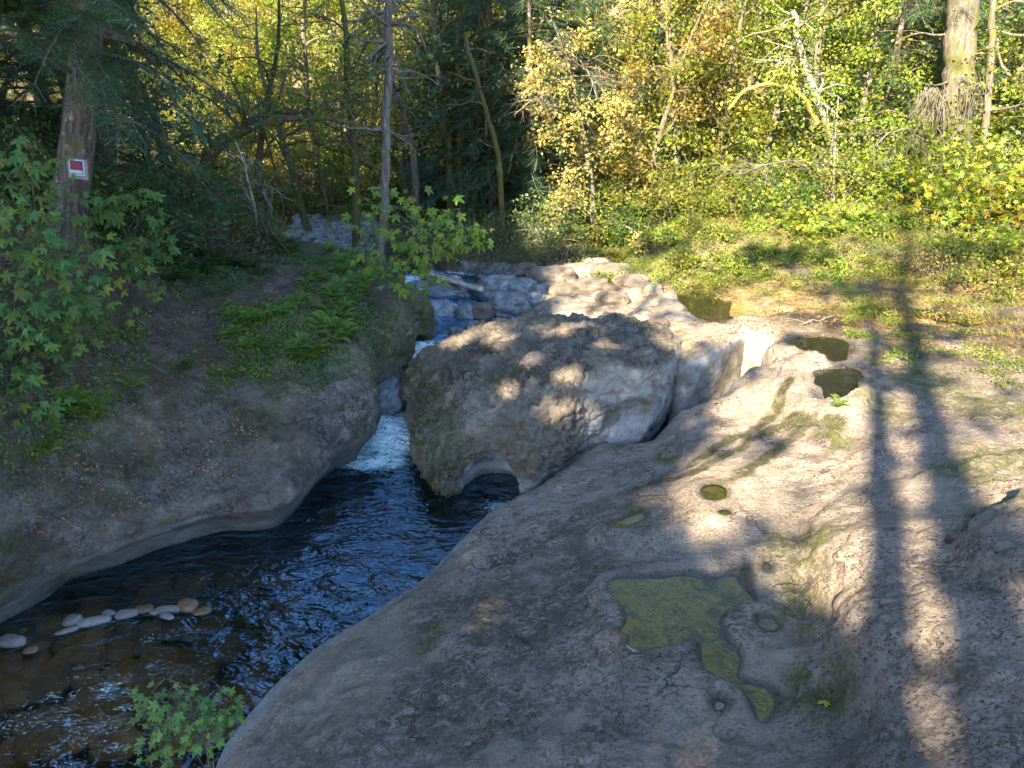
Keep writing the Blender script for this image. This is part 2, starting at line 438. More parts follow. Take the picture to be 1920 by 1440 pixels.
def rock_body(name, mat, outline, top, grid, k=0.5, bulge=None, carve=None, rough=(0.10, 0.05, 0.02), masks=None, seed=0, topfix=None, polish=None, ridge=0.05, calm=None, chip=0.035):
    poly = smooth_closed([(p if len(p) == 2 else W(*p)[:2]) for p in outline])
    S = Surf([W(*p) for p in top])
    X, Y, Z, pos = perspective_grid(*grid)
    T = S(X, Y); sd = poly_sd(poly, X, Y)
    if topfix is not None: T = topfix(T, X, Y)
    gx, gy = np.gradient(T); dx = np.gradient(X, axis=0); dy = np.gradient(Y, axis=1)
    g = np.sqrt(1 + np.clip((gx / dx) ** 2 + (gy / dy) ** 2, 0, 4))
    F = np.empty(X.shape + (len(Z),), np.float32)
    for kk, z in enumerate(Z):
        a = (z - T) / g
        b = sd - (bulge(z) if bulge else 0)
        f = smax(a, b, k)
        F[:, :, kk] = f
    if carve:
        for kk, z in enumerate(Z):
            F[:, :, kk] = carve(F[:, :, kk], X, Y, z)
    V, Q = surface_net(F, pos)
    del F
    # drop what lies deep below the surfaces in view
    N = vnormals(V, Q)
    pol = np.clip(polish(V, N), 0, 1) if polish else np.zeros(len(V))
    r = 1 - 0.75 * pol
    d = rough[0] * fbm(V, 0.9, 3, seed) + r * rough[1] * fbm(V, 3.0, 3, seed + 5) + r * rough[2] * fbm(V, 9.0, 2, seed + 9)
    w = 1 - np.abs(fbm(V * np.array([1, 1, 1.5]), 1.6, 3, seed + 17)) * 2.2      # ridged weathering
    d = d - r * ridge * np.clip(w, 0, 1) ** 4
    q = fbm(V, 1.1, 4, seed + 29); q2 = fbm(V, 2.7, 3, seed + 33)
    d = d + r * chip * (sstep(0.02, .06, q) + .6 * sstep(.05, .09, q2) - .8)
    if calm is not None: d = d * calm(V)
    V = V + N * d[:, None]
    N = vnormals(V, Q)
    at = {'moss': np.zeros(len(V)), 'wet': np.zeros(len(V)), 'polish': pol, 'soil': np.zeros(len(V)), 'lich': np.zeros(len(V))}
    if masks: at.update(masks(V, N))
    me = mesh_np(name, V, Q, [mat], at)
    return link(name, me), poly, S

def sphere_cut(F, X, Y, z, c, r, k=0.12, sc=(1, 1, 1)):
    d = np.sqrt(((X - c[0]) / sc[0]) ** 2 + ((Y - c[1]) / sc[1]) ** 2 + ((z - c[2]) / sc[2]) ** 2) - r
    return smax(F, -d * min(sc), k)

def capsule_cut(F, X, Y, z, a, b, r, k=0.12):
    ax, ay, az = a; bx, by, bz = b
    e = np.array([bx - ax, by - ay, bz - az]); L = (e ** 2).sum()
    t = np.clip(((X - ax) * e[0] + (Y - ay) * e[1] + (z - az) * e[2]) / L, 0, 1)
    d = np.sqrt((X - ax - t * e[0]) ** 2 + (Y - ay - t * e[1]) ** 2 + (z - az - t * e[2]) ** 2) - r
    return smax(F, -d, k)

# ---- puddle hollows in the right-hand slab (photo outlines on their own level)
PUDDLES = []
def puddle(pts, level, soft=0.16, depth=0.07):
    poly = smooth_closed([W(px, py, level)[:2] for px, py in pts], 4)
    PUDDLES.append((poly, level, soft, depth))
puddle([(1143, 1085), (1175, 1078), (1230, 1077), (1290, 1072), (1335, 1080), (1375, 1073), (1398, 1072), (1405, 1100), (1415, 1128), (1378, 1134),
        (1352, 1160), (1362, 1190), (1385, 1215), (1388, 1240), (1378, 1262), (1405, 1278), (1440, 1285), (1460, 1312), (1450, 1335), (1430, 1353),
        (1412, 1335), (1395, 1300), (1368, 1280), (1340, 1262), (1315, 1240), (1306, 1200), (1262, 1205), (1225, 1212), (1195, 1222), (1172, 1210), (1176, 1190), (1154, 1178), (1170, 1160), (1165, 1130), (1143, 1105)], 1.42, .05)
puddle([(1310, 915), (1335, 905), (1365, 915), (1362, 932), (1340, 940), (1318, 932)], 1.50, 0.06)
puddle([(1420, 1158), (1445, 1155), (1460, 1170), (1445, 1182), (1425, 1172)], 1.47, 0.05)
puddle([(1335, 1310), (1352, 1303), (1366, 1318), (1350, 1332), (1336, 1325)], 1.44, 0.05)
puddle([(1138, 980), (1175, 968), (1205, 955), (1212, 968), (1180, 982), (1150, 986)], 1.22, 0.06)
puddle([(1428, 1052), (1442, 1048), (1450, 1065), (1440, 1075), (1430, 1068)], 1.55, 0.04)
puddle([(1350, 955), (1370, 955), (1368, 964), (1352, 963)], 1.52, 0.04)
# dark pool behind the pale stone lobe and the shallow channel further back
puddle([(1525, 700), (1560, 690), (1610, 690), (1618, 710), (1590, 735), (1568, 757), (1545, 735)], 1.78, 0.10, 0.12)
puddle([(1480, 645), (1500, 632), (1560, 632), (1600, 645), (1590, 665), (1570, 678), (1530, 668), (1500, 655)], 1.80, 0.10, 0.10)

# runnels of dark wet algae on the pale slab
RUNNELS = [[W(px, py, 1.5)[:2] for px, py in s] for s in (
    [(1300, 838), (1360, 815), (1420, 800), (1455, 770), (1480, 740)],
    [(1310, 860), (1400, 825), (1480, 800), (1530, 830), (1570, 835)],
    [(1330, 912), (1360, 905), (1420, 880), (1450, 855), (1500, 830), (1545, 828)],
    [(1200, 862), (1260, 868), (1300, 855)])]
def runnel_mask(V, wid=0.13):
    m = np.zeros(len(V)); jx = 0.10 * fbm(V, 3.5, 2, 60); jy = 0.10 * fbm(V, 3.5, 2, 66)
    x, y = V[:, 0] + jx, V[:, 1] + jy
    for line in RUNNELS:
        for (ax, ay), (bx, by) in zip(line[:-1], line[1:]):
            ex, ey = bx - ax, by - ay
            t = np.clip(((x - ax) * ex + (y - ay) * ey) / (ex * ex + ey * ey), 0, 1)
            d = np.hypot(x - ax - t * ex, y - ay - t * ey)
            m = np.maximum(m, 1 - sstep(wid * 0.6, wid, d))
    return m

def slab_topfix(T, X, Y):
    T = T + 0.03 * 0
    for pts, z, up, so in (([(1465, 690), (1455, 740), (1470, 790), (1520, 820), (1575, 832), (1625, 770), (1600, 700), (1540, 672)], 1.7, .17, .10),
                           ([(1480, 1010), (1490, 1080), (1520, 1150), (1545, 1230), (1590, 1330), (1640, 1600), (2600, 1600), (2600, 900), (1700, 930), (1540, 950)], 1.8, .17, .26),
                           ([(1782, 1050), (1830, 1010), (1900, 985), (2060, 950), (2200, 1150), (1950, 1180), (1820, 1110)], 2.3, .19, .07)):
        T = T + up * (1 - sstep(-so, so, poly_sd(smooth_closed([W(a, b, z)[:2] for a, b in pts], 4), X, Y)))
    ln = [W(1345, 625, 1.7), W(1400, 640, 1.7), W(1480, 668, 1.7), W(1565, 692, 1.8)]
    for a, b in zip(ln[:-1], ln[1:]):
        ex, ey = b[0] - a[0], b[1] - a[1]; t = np.clip(((X - a[0]) * ex + (Y - a[1]) * ey) / (ex * ex + ey * ey), 0, 1)
        T = T + .10 * np.exp(-(np.hypot(X - a[0] - t * ex, Y - a[1] - t * ey) / .22) ** 2)
    # crease between lower shelf and the higher hump on the right
    for line, dep, wid in (([W(1402, 664, 1.4), W(1410, 695, 1.2), W(1424, 728, 1.0)], .75, .12),
                           ([W(1500, 960, 1.7), W(1505, 1080, 1.7), W(1525, 1180, 1.7), W(1560, 1300, 1.7), W(1600, 1400, 1.7)], 0.16, 0.16),
                           ([W(1900, 985, 2.2), W(1830, 1010, 2.2), W(1782, 1045, 2.2), W(1800, 1075, 2.2)], 0.10, 0.06),
                           ([W(1458, 760, 1.6), W(1475, 800, 1.6), W(1560, 830, 1.6)], 0.14, 0.12)):
        for a, b in zip(line[:-1], line[1:]):
            ex, ey = b[0] - a[0], b[1] - a[1]
            t = np.clip(((X - a[0]) * ex + (Y - a[1]) * ey) / (ex * ex + ey * ey), 0, 1)
            d = np.hypot(X - a[0] - t * ex, Y - a[1] - t * ey)
            T = T - dep * np.exp(-(d / wid) ** 2)
    for poly, lev, soft, dep in PUDDLES:
        bx = (X > poly[:, 0].min() - 2) & (X < poly[:, 0].max() + 2) & (Y > poly[:, 1].min() - 2) & (Y < poly[:, 1].max() + 2)
        xy = np.c_[X[bx], Y[bx], 0 * X[bx]]
        sd = poly_sd(poly, X[bx], Y[bx]) + (.07 if soft < .08 else .24) * fbm(xy, 2.2, 4, 900)
        flat = lev - dep * (1 - sstep(-soft, 0.0, sd)) + np.clip(sd, -0.02, 3) * 0.30
        w = 1 - sstep(0.0, max(soft * 4, .35), sd)
        T[bx] = T[bx] * (1 - w) + flat * w
    return T

slab_outline = [(380, 1500, 0), (450, 1345, 0), (560, 1238, 0), (700, 1160, 0), (795, 1090, 0), (850, 1030, 0), (900, 985, 0), (975, 948, 0), (1012, 930, 0),
                (1045, 905, 0), (1105, 872, 0.05), (1165, 870, .1), (1208, 876, .15), (1256, 832, .3), (1300, 812, .4), (1350, 793, .5), (1400, 745, .6), (1437, 705, .8), (1418, 680, 1.0),
                (1375, 650, 1.3), (1335, 628, 1.4), (1360, 606, 1.4), (1450, 590, 1.5), (1600, 560, 1.6), (2200, 540, 1.6), (3200, 800, 1.6), (3400, 1700, 1.6), (300, 2100, 0)]
slab_top = [(480, 1340, .35), (600, 1300, .6), (700, 1240, .7), (850, 1130, .72), (950, 1010, .6), (1000, 985, .62), (700, 1420, 1.0), (900, 1300, 1.15), (950, 1150, 1.0), (1080, 920, .72), (1100, 1030, 1.05),
            (1150, 870, .72), (1210, 875, .85), (1280, 830, 1.1), (1300, 1010, 1.42), (1180, 1120, 1.34), (1250, 1250, 1.42), (1400, 1180, 1.47), (1300, 930, 1.47), (1400, 1000, 1.57), (1450, 900, 1.62),
            (1460, 780, 1.5), (1380, 800, 1.42), (1440, 720, 1.55), (1500, 690, 1.75), (1360, 628, 1.72), (1420, 655, 1.72), (1500, 740, 1.78), (1560, 790, 1.80), (1600, 700, 1.82), (1550, 880, 1.72), (1660, 820, 1.95),
            (1540, 1000, 1.72), (1520, 1150, 1.58), (1570, 1060, 2.02), (1600, 1150, 2.0), (1620, 1300, 1.95), (1700, 950, 2.05), (1750, 1100, 2.2), (1850, 1150, 2.45), (1900, 1030, 2.5), (1920, 900, 2.35), (1900, 1330, 2.5),
            (1750, 750, 1.95), (1900, 700, 2.0), (1700, 640, 1.78), (1500, 600, 1.72), (1900, 600, 1.8), (1300, 1500, 1.6), (1700, 1500, 2.2), (2200, 1000, 2.7), (2200, 700, 2.2), (2300, 1500, 2.9), (1450, 1420, 1.55)]

def near_water(V):
    return 1 - sstep(0.02, 0.16, V[:, 2] + 0.06 * fbm(V, 3, 2, 80))

chan_ = smooth_closed([W(px, py, 1.70)[:2] for px, py in ((1590, 600), (1700, 610), (1800, 632), (1930, 660), (2050, 690), (2050, 655), (1920, 612), (1800, 590), (1700, 578), (1620, 575))], 5)
def slab_masks(V, N):
    n = fbm(V, 0.8, 4, 31)
    moss = runnel_mask(V) * 0.9
    for c, r in ((W(1505, 1000, 1.9), .5), (W(1500, 1100, 1.8), .35), (W(1540, 1280, 1.8), .35), (W(1500, 800, 1.7), .35), (W(1560, 815, 1.8), .4), (W(1860, 1010, 2.3), .4), (W(1250, 860, .9), .35), (W(1190, 970, 1.2), .3), (W(800, 1180, .9), .3), (W(860, 880, .9), .4), (W(1750, 720, 1.9), 1.0), (W(1860, 770, 2.0), 1.0), (W(1900, 870, 2.3), .8), (W(1690, 650, 1.8), .9), (W(1660, 770, 1.9), .6), (W(1800, 900, 2.2), .5)):
        moss = np.maximum(moss, 0.9 * (1 - sstep(r * .3, r, np.hypot(V[:, 0] - c[0], (V[:, 1] - c[1]) * .6))))
    far = sstep(10.5, 13.5, V[:, 1] - 0.0 * V[:, 0]) * sstep(5.3, 7.2, V[:, 0])
    soil = far * sstep(-0.1, 0.3, n + .1)
    wet = np.maximum(near_water(V), runnel_mask(V) * 0.75)
    wet = np.maximum(wet, .75 * (1 - sstep(.2, 1.3, poly_sd(chan_, V[:, 0], V[:, 1]) + .6 * fbm(V, .9, 3, 17))))
    for poly, lev, soft, dep in PUDDLES:
        bx = (V[:, 0] > poly[:, 0].min() - 1) & (V[:, 0] < poly[:, 0].max() + 1) & (V[:, 1] > poly[:, 1].min() - 1) & (V[:, 1] < poly[:, 1].max() + 1)
        sd = poly_sd(poly, V[bx, 0], V[bx, 1])
        wet[bx] = np.maximum(wet[bx], 0.95 * (1 - sstep(0.0, 0.09, sd)))
    band = np.array([W(a, b, 1.0)[:2] for a, b in ((470, 1345), (720, 1190), (860, 1090), (930, 1030), (1080, 930), (1230, 900), (1230, 1010), (1120, 1090), (1060, 1230), (900, 1400), (600, 1480))])
    lich = 1 - sstep(-.3, .5, poly_sd(smooth_closed(band, 3), V[:, 0], V[:, 1]) + .5 * n)
    return dict(moss=moss, soil=soil, wet=wet, lich=lich)

def slab_polish(V, N):
    low = 1 - sstep(0.18, 0.42, V[:, 2] + 0.12 * fbm(V, 1.2, 2, 12))
    return np.maximum(low, (1 - sstep(0.5, 0.8, N[:, 2])) * sstep(11, 12.5, V[:, 1]))

def slab_calm(V):
    c = np.ones(len(V))
    for poly, lev, soft, dep in PUDDLES:
        bx = (V[:, 0] > poly[:, 0].min() - 1) & (V[:, 0] < poly[:, 0].max() + 1) & (V[:, 1] > poly[:, 1].min() - 1) & (V[:, 1] < poly[:, 1].max() + 1)
        sd = poly_sd(poly, V[bx, 0], V[bx, 1])
        c[bx] = np.minimum(c[bx], 0.05 + .95 * sstep(0.0, .35, sd))
    return c
slab, slab_poly, slab_S = rock_body('bedrock', M['rock_right'], slab_outline, slab_top,
    (-4.5, 16.5, 2.2, 19.5, -0.6, 3.2, 0.0052, 0.045), k=0.55, rough=(0.05, 0.030, 0.020), masks=slab_masks, seed=3, ridge=0.022, calm=slab_calm, topfix=slab_topfix, polish=slab_polish)
tag(slab, kind='structure')

# ---- left bank
left_outline = [(-500, 1500, 0), (-250, 1300, 0), (0, 1172, 0), (130, 1105, 0), (280, 1050, 0), (400, 1010, 0), (480, 998, 0), (525, 985, 0), (575, 935, 0), (620, 890, 0), (668, 866, 0), (676, 850, 0), (670, 800, 0),
                (680, 762, 0), (712, 742, 0.05), (745, 722, .1), (750, 690, .3), (765, 655, .6), (785, 628, .9), (770, 600, 1.0), (720, 570, 1.1), (650, 540, 1.2),
                (600, 500, 1.3), (500, 470, 1.6), (-200, 420, 3.0), (-1400, 430, 3), (-3000, 1000, 3)]
left_top = [(0, 1120, .75), (0, 1000, 1.35), (0, 860, 2.05), (0, 700, 2.9), (0, 560, 3.4), (150, 1010, .95), (150, 900, 1.5), (150, 780, 2.1), (150, 650, 2.75), (130, 430, 4.3), (150, 540, 3.4),
            (300, 965, .8), (300, 870, 1.2), (300, 760, 1.85), (300, 660, 2.35), (300, 560, 2.8), (300, 460, 3.2), (430, 955, .7), (430, 860, 1.05), (420, 760, 1.65), (430, 680, 1.95), (430, 600, 2.4), (430, 520, 2.75),
            (530, 900, .8), (560, 840, 1.0), (560, 760, 1.45), (570, 690, 1.8), (560, 620, 2.25), (550, 540, 2.6), (540, 490, 2.75), (640, 830, .9), (650, 740, 1.5), (640, 680, 1.85), (650, 620, 2.1), (650, 560, 2.3), (640, 500, 2.35),
            (700, 620, 1.9), (720, 570, 2.1), (760, 575, 2.05), (790, 585, 1.8), (740, 540, 2.1), (700, 490, 2.0), (500, 440, 2.9), (-300, 800, 3.2), (-300, 1100, 1.6), (-400, 500, 4.3), (-700, 700, 4.0), (100, 400, 4.4), (600, 450, 2.3), (-900, 1200, 2.6)]
def left_bulge(z):
    return 0.50 * float(sstep(0.0, 0.75, z)) - 0.05
def left_carve(F, X, Y, z):
    # recess in the gorge under the overhanging ledge
    F = capsule_cut(F, X, Y, z, W(742, 690, .5), W(772, 655, .7), .42, .15)
    F = capsule_cut(F, X, Y, z, W(742, 765, .0), W(742, 720, .3), .35, .15)
    F = capsule_cut(F, X, Y, z, W(400, 1010, .1), W(150, 1090, .1), .28, .3)
    return F
SOIL_EDGE = [(W(px, py, z)[0], W(px, py, z)[1]) for px, py, z in ((-400, 960, 2.0), (0, 850, 2.1), (110, 830, 1.95), (230, 770, 2.0), (300, 735, 2.0), (430, 710, 1.85), (560, 690, 1.8), (640, 665, 1.9), (700, 630, 1.9), (745, 560, 1.9), (800, 500, 1.6), (800, 300, 2), (-3000, 300, 5), (-3000, 900, 3))]
SOIL_POLY = smooth_closed(SOIL_EDGE, 3)
def left_masks(V, N):
    sd = poly_sd(SOIL_POLY, V[:, 0], V[:, 1]) + 0.35 * fbm(V, 1.3, 3, 44)
    soil = (1 - sstep(-0.25, 0.15, sd)) * sstep(0.25, 0.6, N[:, 2])
    moss = 0.75 * (1 - sstep(0.0, 1.2, np.abs(sd) + .3)) + 0.55 * sstep(0.05, 0.35, fbm(V, 0.8, 3, 71))
    moss = np.maximum(moss, sstep(-3.6, -2.8, V[:, 0]) * sstep(11.5, 13, V[:, 1]) * 0.8)
    return dict(soil=soil, moss=np.clip(moss, 0, 1), wet=near_water(V), lich=.9 * sstep(-.2, .2, fbm(V, .7, 3, 93)))
def left_polish(V, N):
    return (1 - sstep(0.25, 0.7, V[:, 2] + 0.2 * fbm(V, .9, 2, 13))) * (1 - sstep(0.0, 0.5, N[:, 2])) + 0.5 * (1 - sstep(-.3, .1, N[:, 2]))
left, left_poly, left_S = rock_body('river_bank', M['rock_left'], left_outline, left_top,
    (-16, -1.5, 5.0, 22, -0.5, 5.4, 0.0058, 0.05), k=0.45, bulge=left_bulge, carve=left_carve, rough=(0.10, 0.07, 0.03), ridge=0.055, chip=.06, masks=left_masks, seed=23, polish=left_polish)
tag(left, kind='structure')

# ---- the big boulder
b_outline = [(752, 800, 0), (768, 845, 0), (790, 890, 0), (805, 925, 0), (832, 940, 0), (865, 930, 0), (900, 915, 0), (960, 912, 0), (972, 928, 0), (1000, 932, 0), (1035, 910, 0), (1060, 885, 0), (1105, 862, 0),
             (1180, 850, 0.05), (1212, 832, .0), (1244, 798, .0), (1248, 765, 0), (1190, 742, 0), (1050, 730, 0), (900, 728, 0), (810, 738, 0), (765, 760, 0)]
b_top = [(800, 730, 1.0), (790, 800, .8), (815, 850, .95), (820, 700, 1.35), (850, 640, 1.6), (900, 605, 1.75), (1000, 608, 1.95), (1100, 620, 2.05), (1190, 640, 2.0), (1235, 680, 1.85), (1250, 730, 1.6), (1050, 680, 2.0), (950, 680, 1.8), (900, 740, 1.5), (870, 800, 1.22),
         (1000, 740, 1.72), (1100, 740, 1.78), (1180, 720, 1.8), (1000, 800, 1.42), (1100, 800, 1.5), (900, 860, 1.05), (1000, 850, 1.15), (840, 890, .9), (1080, 845, 1.0), (1150, 830, .85), (1200, 800, 1.1), (1230, 780, 1.2)]
def b_carve(F, X, Y, z):
    c = W(925, 905, 0)                                   # arched niche at the waterline
    F = capsule_cut(F, X, Y, z, (c[0], c[1] - .22, -1), (c[0] + .02, c[1] - .18, .22), .52, .07)
    c = W(1195, 790, .85)                                # bowl and chute on the right flank
    F = sphere_cut(F, X, Y, z, (c[0] + .05, c[1] - .30, .70), .78, .05, (1.0, .9, .95))
    F = sphere_cut(F, X, Y, z, (c[0] + .85, c[1] + .15, .75), .42, .06)
    F = capsule_cut(F, X, Y, z, (c[0] + .15, c[1] - .35, .8), (c[0] + .10, c[1] - .05, .1), .34, .10)
    c = W(1120, 850, .5)
    F = capsule_cut(F, X, Y, z, (c[0] + .15, c[1] - .42, .75), (c[0] - .7, c[1] - .62, .1), .34, .2)
    c = W(770, 780, .5)
    F = capsule_cut(F, X, Y, z, (c[0] - .35, c[1] - .3, .1), (c[0] - .35, c[1] + .6, .2), .38, .2)
    return F
def b_masks(V, N):
    m = 0.8 * (1 - sstep(0.2, .9, np.abs(V[:, 0] + 1.75 + .3 * (V[:, 1] - 12)))) * sstep(.35, .9, V[:, 2])
    m = np.maximum(m, 0.9 * (1 - sstep(0.1, .35, V[:, 2])) * (V[:, 0] < -.9))
    m = np.maximum(m, 0.35 * sstep(0.1, 0.4, fbm(V, 1.0, 3, 91)))
    return dict(moss=m, wet=near_water(V), lich=.8 * sstep(-.25, .15, fbm(V, .8, 3, 92)))
def b_polish(V, N):
    low = 1 - sstep(0.22, 0.5, V[:, 2] + 0.15 * fbm(V, 1.5, 2, 14))
    low = low * sstep(-1.2, -.7, V[:, 0])
    right = sstep(1.1, 1.5, V[:, 0]) * (1 - sstep(0.35, 0.7, N[:, 2]))
    c1 = W(1195, 790, .85); c2 = W(925, 905, 0)
    d1 = np.sqrt((V[:, 0] - c1[0] - .12) ** 2 + (V[:, 1] - c1[1] + .22) ** 2 + (V[:, 2] - .68) ** 2); d2 = np.hypot(V[:, 0] - c2[0], V[:, 1] - c2[1] + .2)
    low = np.maximum(low, 1 - sstep(.70, .80, d1)); low = np.maximum(low, .8 * (1 - sstep(.42, .60, d2 + .08 * fbm(V, 3, 2, 18))) * (1 - sstep(.45, .70, V[:, 2])))
    right = right * .6
    left_ = 0.5 * (1 - sstep(-2.2, -1.7, V[:, 0])) * (1 - sstep(0.1, 0.5, N[:, 2]))
    return low + right + left_
def b_bulge(z):
    return 0.22 * float(sstep(0.0, 0.8, z)) - 0.02
boulder, b_poly, b_S = rock_body('boulder', M['rock_boulder'], b_outline, b_top,
    (-2.9, 3.6, 9.5, 16.4, -0.5, 2.5, 0.0022, 0.03), k=0.5, bulge=b_bulge, carve=b_carve, rough=(0.10, 0.10, 0.04), ridge=0.09, chip=.075, masks=b_masks, seed=47, polish=b_polish)
tag(boulder, 'huge dome-topped grey boulder in the middle of the creek, dark pitted top spotted with sunlight', 'boulder')

# ---- sculpted ledge behind the boulder
l_outline = [(960, 640, 0.3), (985, 690, .3), (1100, 700, .3), (1220, 740, .3), (1268, 782, .3), (1320, 764, .3), (1374, 730, .4), (1402, 700, .5), (1398, 676, .8),
             (1350, 650, 1.1), (1300, 612, 1.3), (1272, 580, 1.3), (1255, 545, 1.4), (1180, 515, 1.4), (1050, 500, 1.4), (985, 520, 1.2), (950, 560, 1.0), (930, 600, .8)]
l_top = [(1000, 540, 1.55), (1100, 530, 1.65), (1200, 545, 1.7), (1240, 600, 1.65), (1120, 590, 1.6), (1010, 580, 1.5), (1000, 640, 1.3), (1150, 640, 1.5), (1280, 650, 1.6), (1340, 665, 1.62), (1380, 690, 1.55),
         (1330, 700, 1.5), (1290, 720, 1.42), (1240, 700, 1.4), (1300, 760, 1.1), (1360, 730, 1.3), (960, 590, 1.2)]
def l_carve(F, X, Y, z):
    c = W(1060, 600, 1.55); F = sphere_cut(F, X, Y, z, c, .75, .12, (1.1, 1, .45))
    c = W(1165, 600, 1.68); F = sphere_cut(F, X, Y, z, c, .5, .1, (1.2, .9, .4))
    c = W(1215, 575, 1.72); F = sphere_cut(F, X, Y, z, c, .4, .1, (1.4, .8, .35))
    c = W(1262, 760, .9); F = capsule_cut(F, X, Y, z, (c[0], c[1] - .3, 1.0), (c[0] - .1, c[1], .2), .30, .12)
    return F
def l_masks(V, N):
    return dict(moss=0.4 * sstep(0.0, .35, fbm(V, 1.2, 3, 101)), wet=0.0 * V[:, 0], soil=0.7 * sstep(17.5, 19, V[:, 1]) * sstep(-.1, .2, fbm(V, 1.1, 3, 8)))
def l_polish(V, N):
    return (1 - sstep(0.6, 0.93, N[:, 2])) + .35 * sstep(0, .3, fbm(V, .9, 2, 15))
ledge, l_poly, l_S = rock_body('sculpted_ledge', M['rock_right'], l_outline, l_top,
    (-1.2, 6.2, 11.8, 20.8, -0.3, 2.3, 0.0032, 0.035), k=0.35, carve=l_carve, rough=(0.10, 0.05, 0.015), masks=l_masks, seed=57, polish=l_polish)
tag(ledge, 'pale water-sculpted rock ledge with scooped hollows, right behind the huge boulder', 'rock ledge')

# ------------------------------------------------------------------ ground sheet (creek bed, flats, forest floor, hillsides)
g_pts = [W(*p) for p in ((600, 1200, -.45), (300, 1300, -.3), (0, 1300, -.25), (400, 1120, -.4), (750, 950, -.8), (850, 1000, -.6), (-300, 1500, -.25), (720, 850, -.5), (790, 700, -.2), (1250, 830, -.2), (1400, 700, .3),
         (800, 620, .5), (830, 560, 1.0), (900, 530, 1.25), (760, 520, 1.3), (700, 480, 1.4), (620, 440, 1.6), (1000, 520, 1.3), (1050, 480, 1.6), (1300, 590, 1.3), (1350, 560, 1.5), (1280, 540, 1.45), (1450, 560, 1.62),
         (1600, 560, 1.68), (1750, 600, 1.72), (1900, 560, 1.85), (1120, 470, 1.75), (1200, 460, 2.1), (1400, 500, 1.95), (1600, 500, 2.1), (1900, 500, 2.2), (1300, 450, 2.5), (1500, 440, 2.7), (1700, 430, 2.9), (1900, 430, 3.0), (950, 455, 1.9),
         (540, 430, 1.75), (650, 415, 1.75), (700, 400, 1.9))]
g_pts += [(2, 32, 2.6), (8, 32, 4.0), (14, 32, 5.0), (22, 28, 5.0), (-6, 40, 2.2), (-16, 40, 3.2), (-14, 30, 3.4), (-14, 20, 3.6), (-10, 16, 3.2), (-16, 8, 3.5), (-12, 0, 2), (-25, 20, 6), (20, 10, 3.0), (20, 0, 3.0), (3, -3, .8), (14, 2, 1.5), (8, 1, .8), (10, 4, .6), (12, 9, .9), (9.5, 13, 1.2), (11, 16, 1.5),
          (-6, 3, -.3), (-3, 2, -.4), (0, 4, -.3), (3, 8, -.2), (30, 20, 6), (5, 45, 9), (18, 45, 12), (-20, 55, 10), (-6, 60, 9), (20, 60, 18), (-40, 40, 14), (40, 40, 16), (-30, -10, 4), (0, -25, 2), (30, -10, 5)]
G_S = Surf(g_pts, 0.05)
def ground_z(x, y):
    x = np.asarray(x, float); y = np.asarray(y, float)
    r = np.hypot(x, y - 15)
    z = G_S(np.clip(x, -45, 45), np.clip(y, -28, 65))
    far = sstep(35, 60, r)
    z = z * (1 - far) + far * (10 + 26 * sstep(45, 160, r)) * np.where(y > -5, 1, .3)
    return z
xs = np.concatenate([-40 - (np.arange(12, 0, -1)) ** 2 * 1.2, np.linspace(-40, -12, 60), np.linspace(-11.7, 20, 230), np.linspace(20.5, 45, 40), 45 + np.arange(1, 12) ** 2 * 1.2])
ys = np.concatenate([-30 - (np.arange(10, 0, -1)) ** 2 * 1.5, np.linspace(-30, 2, 50), np.linspace(2.15, 30, 210), np.linspace(30.5, 70, 70), 70 + np.arange(1, 12) ** 2 * 1.2])
GX, GY = np.meshgrid(xs, ys, indexing='ij')
GZ = ground_z(GX, GY)
P3 = np.stack([GX.ravel(), GY.ravel(), GZ.ravel()], 1)
GZ = GZ + ((0.10 * fbm(P3, .5, 3, 200) + 0.05 * fbm(P3, 1.8, 3, 205)).reshape(GZ.shape)) * (1 + sstep(25, 60, GY) * 5)
P3[:, 2] = GZ.ravel()
nx_, ny_ = GX.shape
ii, jj = np.meshgrid(np.arange(nx_ - 1), np.arange(ny_ - 1), indexing='ij')
b0 = (ii * ny_ + jj).ravel()
GQ = np.stack([b0, b0 + ny_, b0 + ny_ + 1, b0 + 1], 1)
bedm = (1 - sstep(1.0, 1.7, P3[:, 2])) * sstep(0, 6, 24 - P3[:, 1])
def ground_material():
    t = NT('forest_floor'); v = t.coord()
    bed = t.attr('bed')
    soil = t.mix(t.ramp(t.noise(v, 1.6, 6, 0.7, .3), .38, .62), (0.075, 0.052, 0.035), (0.20, 0.15, 0.09))
    soil = t.mix(t.ramp(t.noise(v, 9, 5, 0.75, 1.0), .5, .62, 0, .7), soil, (0.25, 0.16, 0.07))
    soil = t.mix(t.ramp(t.noise(v, 0.7, 6, 0.7, .2), .46, .6, 0, .85), soil, (0.12, 0.13, 0.03))
    stones = t.voro(t.scaled(v, (1, 1.5, 1)), 3.2); sn = t.n('TexVoronoi'); t.l(t.scaled(v, (1, 1.5, 1)), sn.inputs[0]); sn.inputs['Scale'].default_value = 3.2
    bc = t.mix(t.ramp(t.noise(v, 2.5, 4), .4, .6), (0.20, 0.115, 0.05), (0.10, 0.08, 0.045))
    hv = t.n('SeparateColor'); t.l(sn.outputs['Color'], hv.inputs[0])
    bc = t.mix(t.math('MULTIPLY', t.ramp(hv.outputs[0], .4, .9), t.ramp(stones, .3, .55, 1, 0)), bc, (0.42, 0.27, 0.14))
    col = t.mix(bed, soil, bc)
    nrm = t.bump(t.math('ADD', t.noise(v, 7, 6, .7), t.math('MULTIPLY', stones, -1.0)), .8, .08)
    return t.done(t.bsdf(col, .85, nrm, .2))
M['ground'] = ground_material()
gme = mesh_np('ground', P3, GQ, [M['ground']], {'bed': bedm})
ground = tag(link('ground', gme), kind='structure')

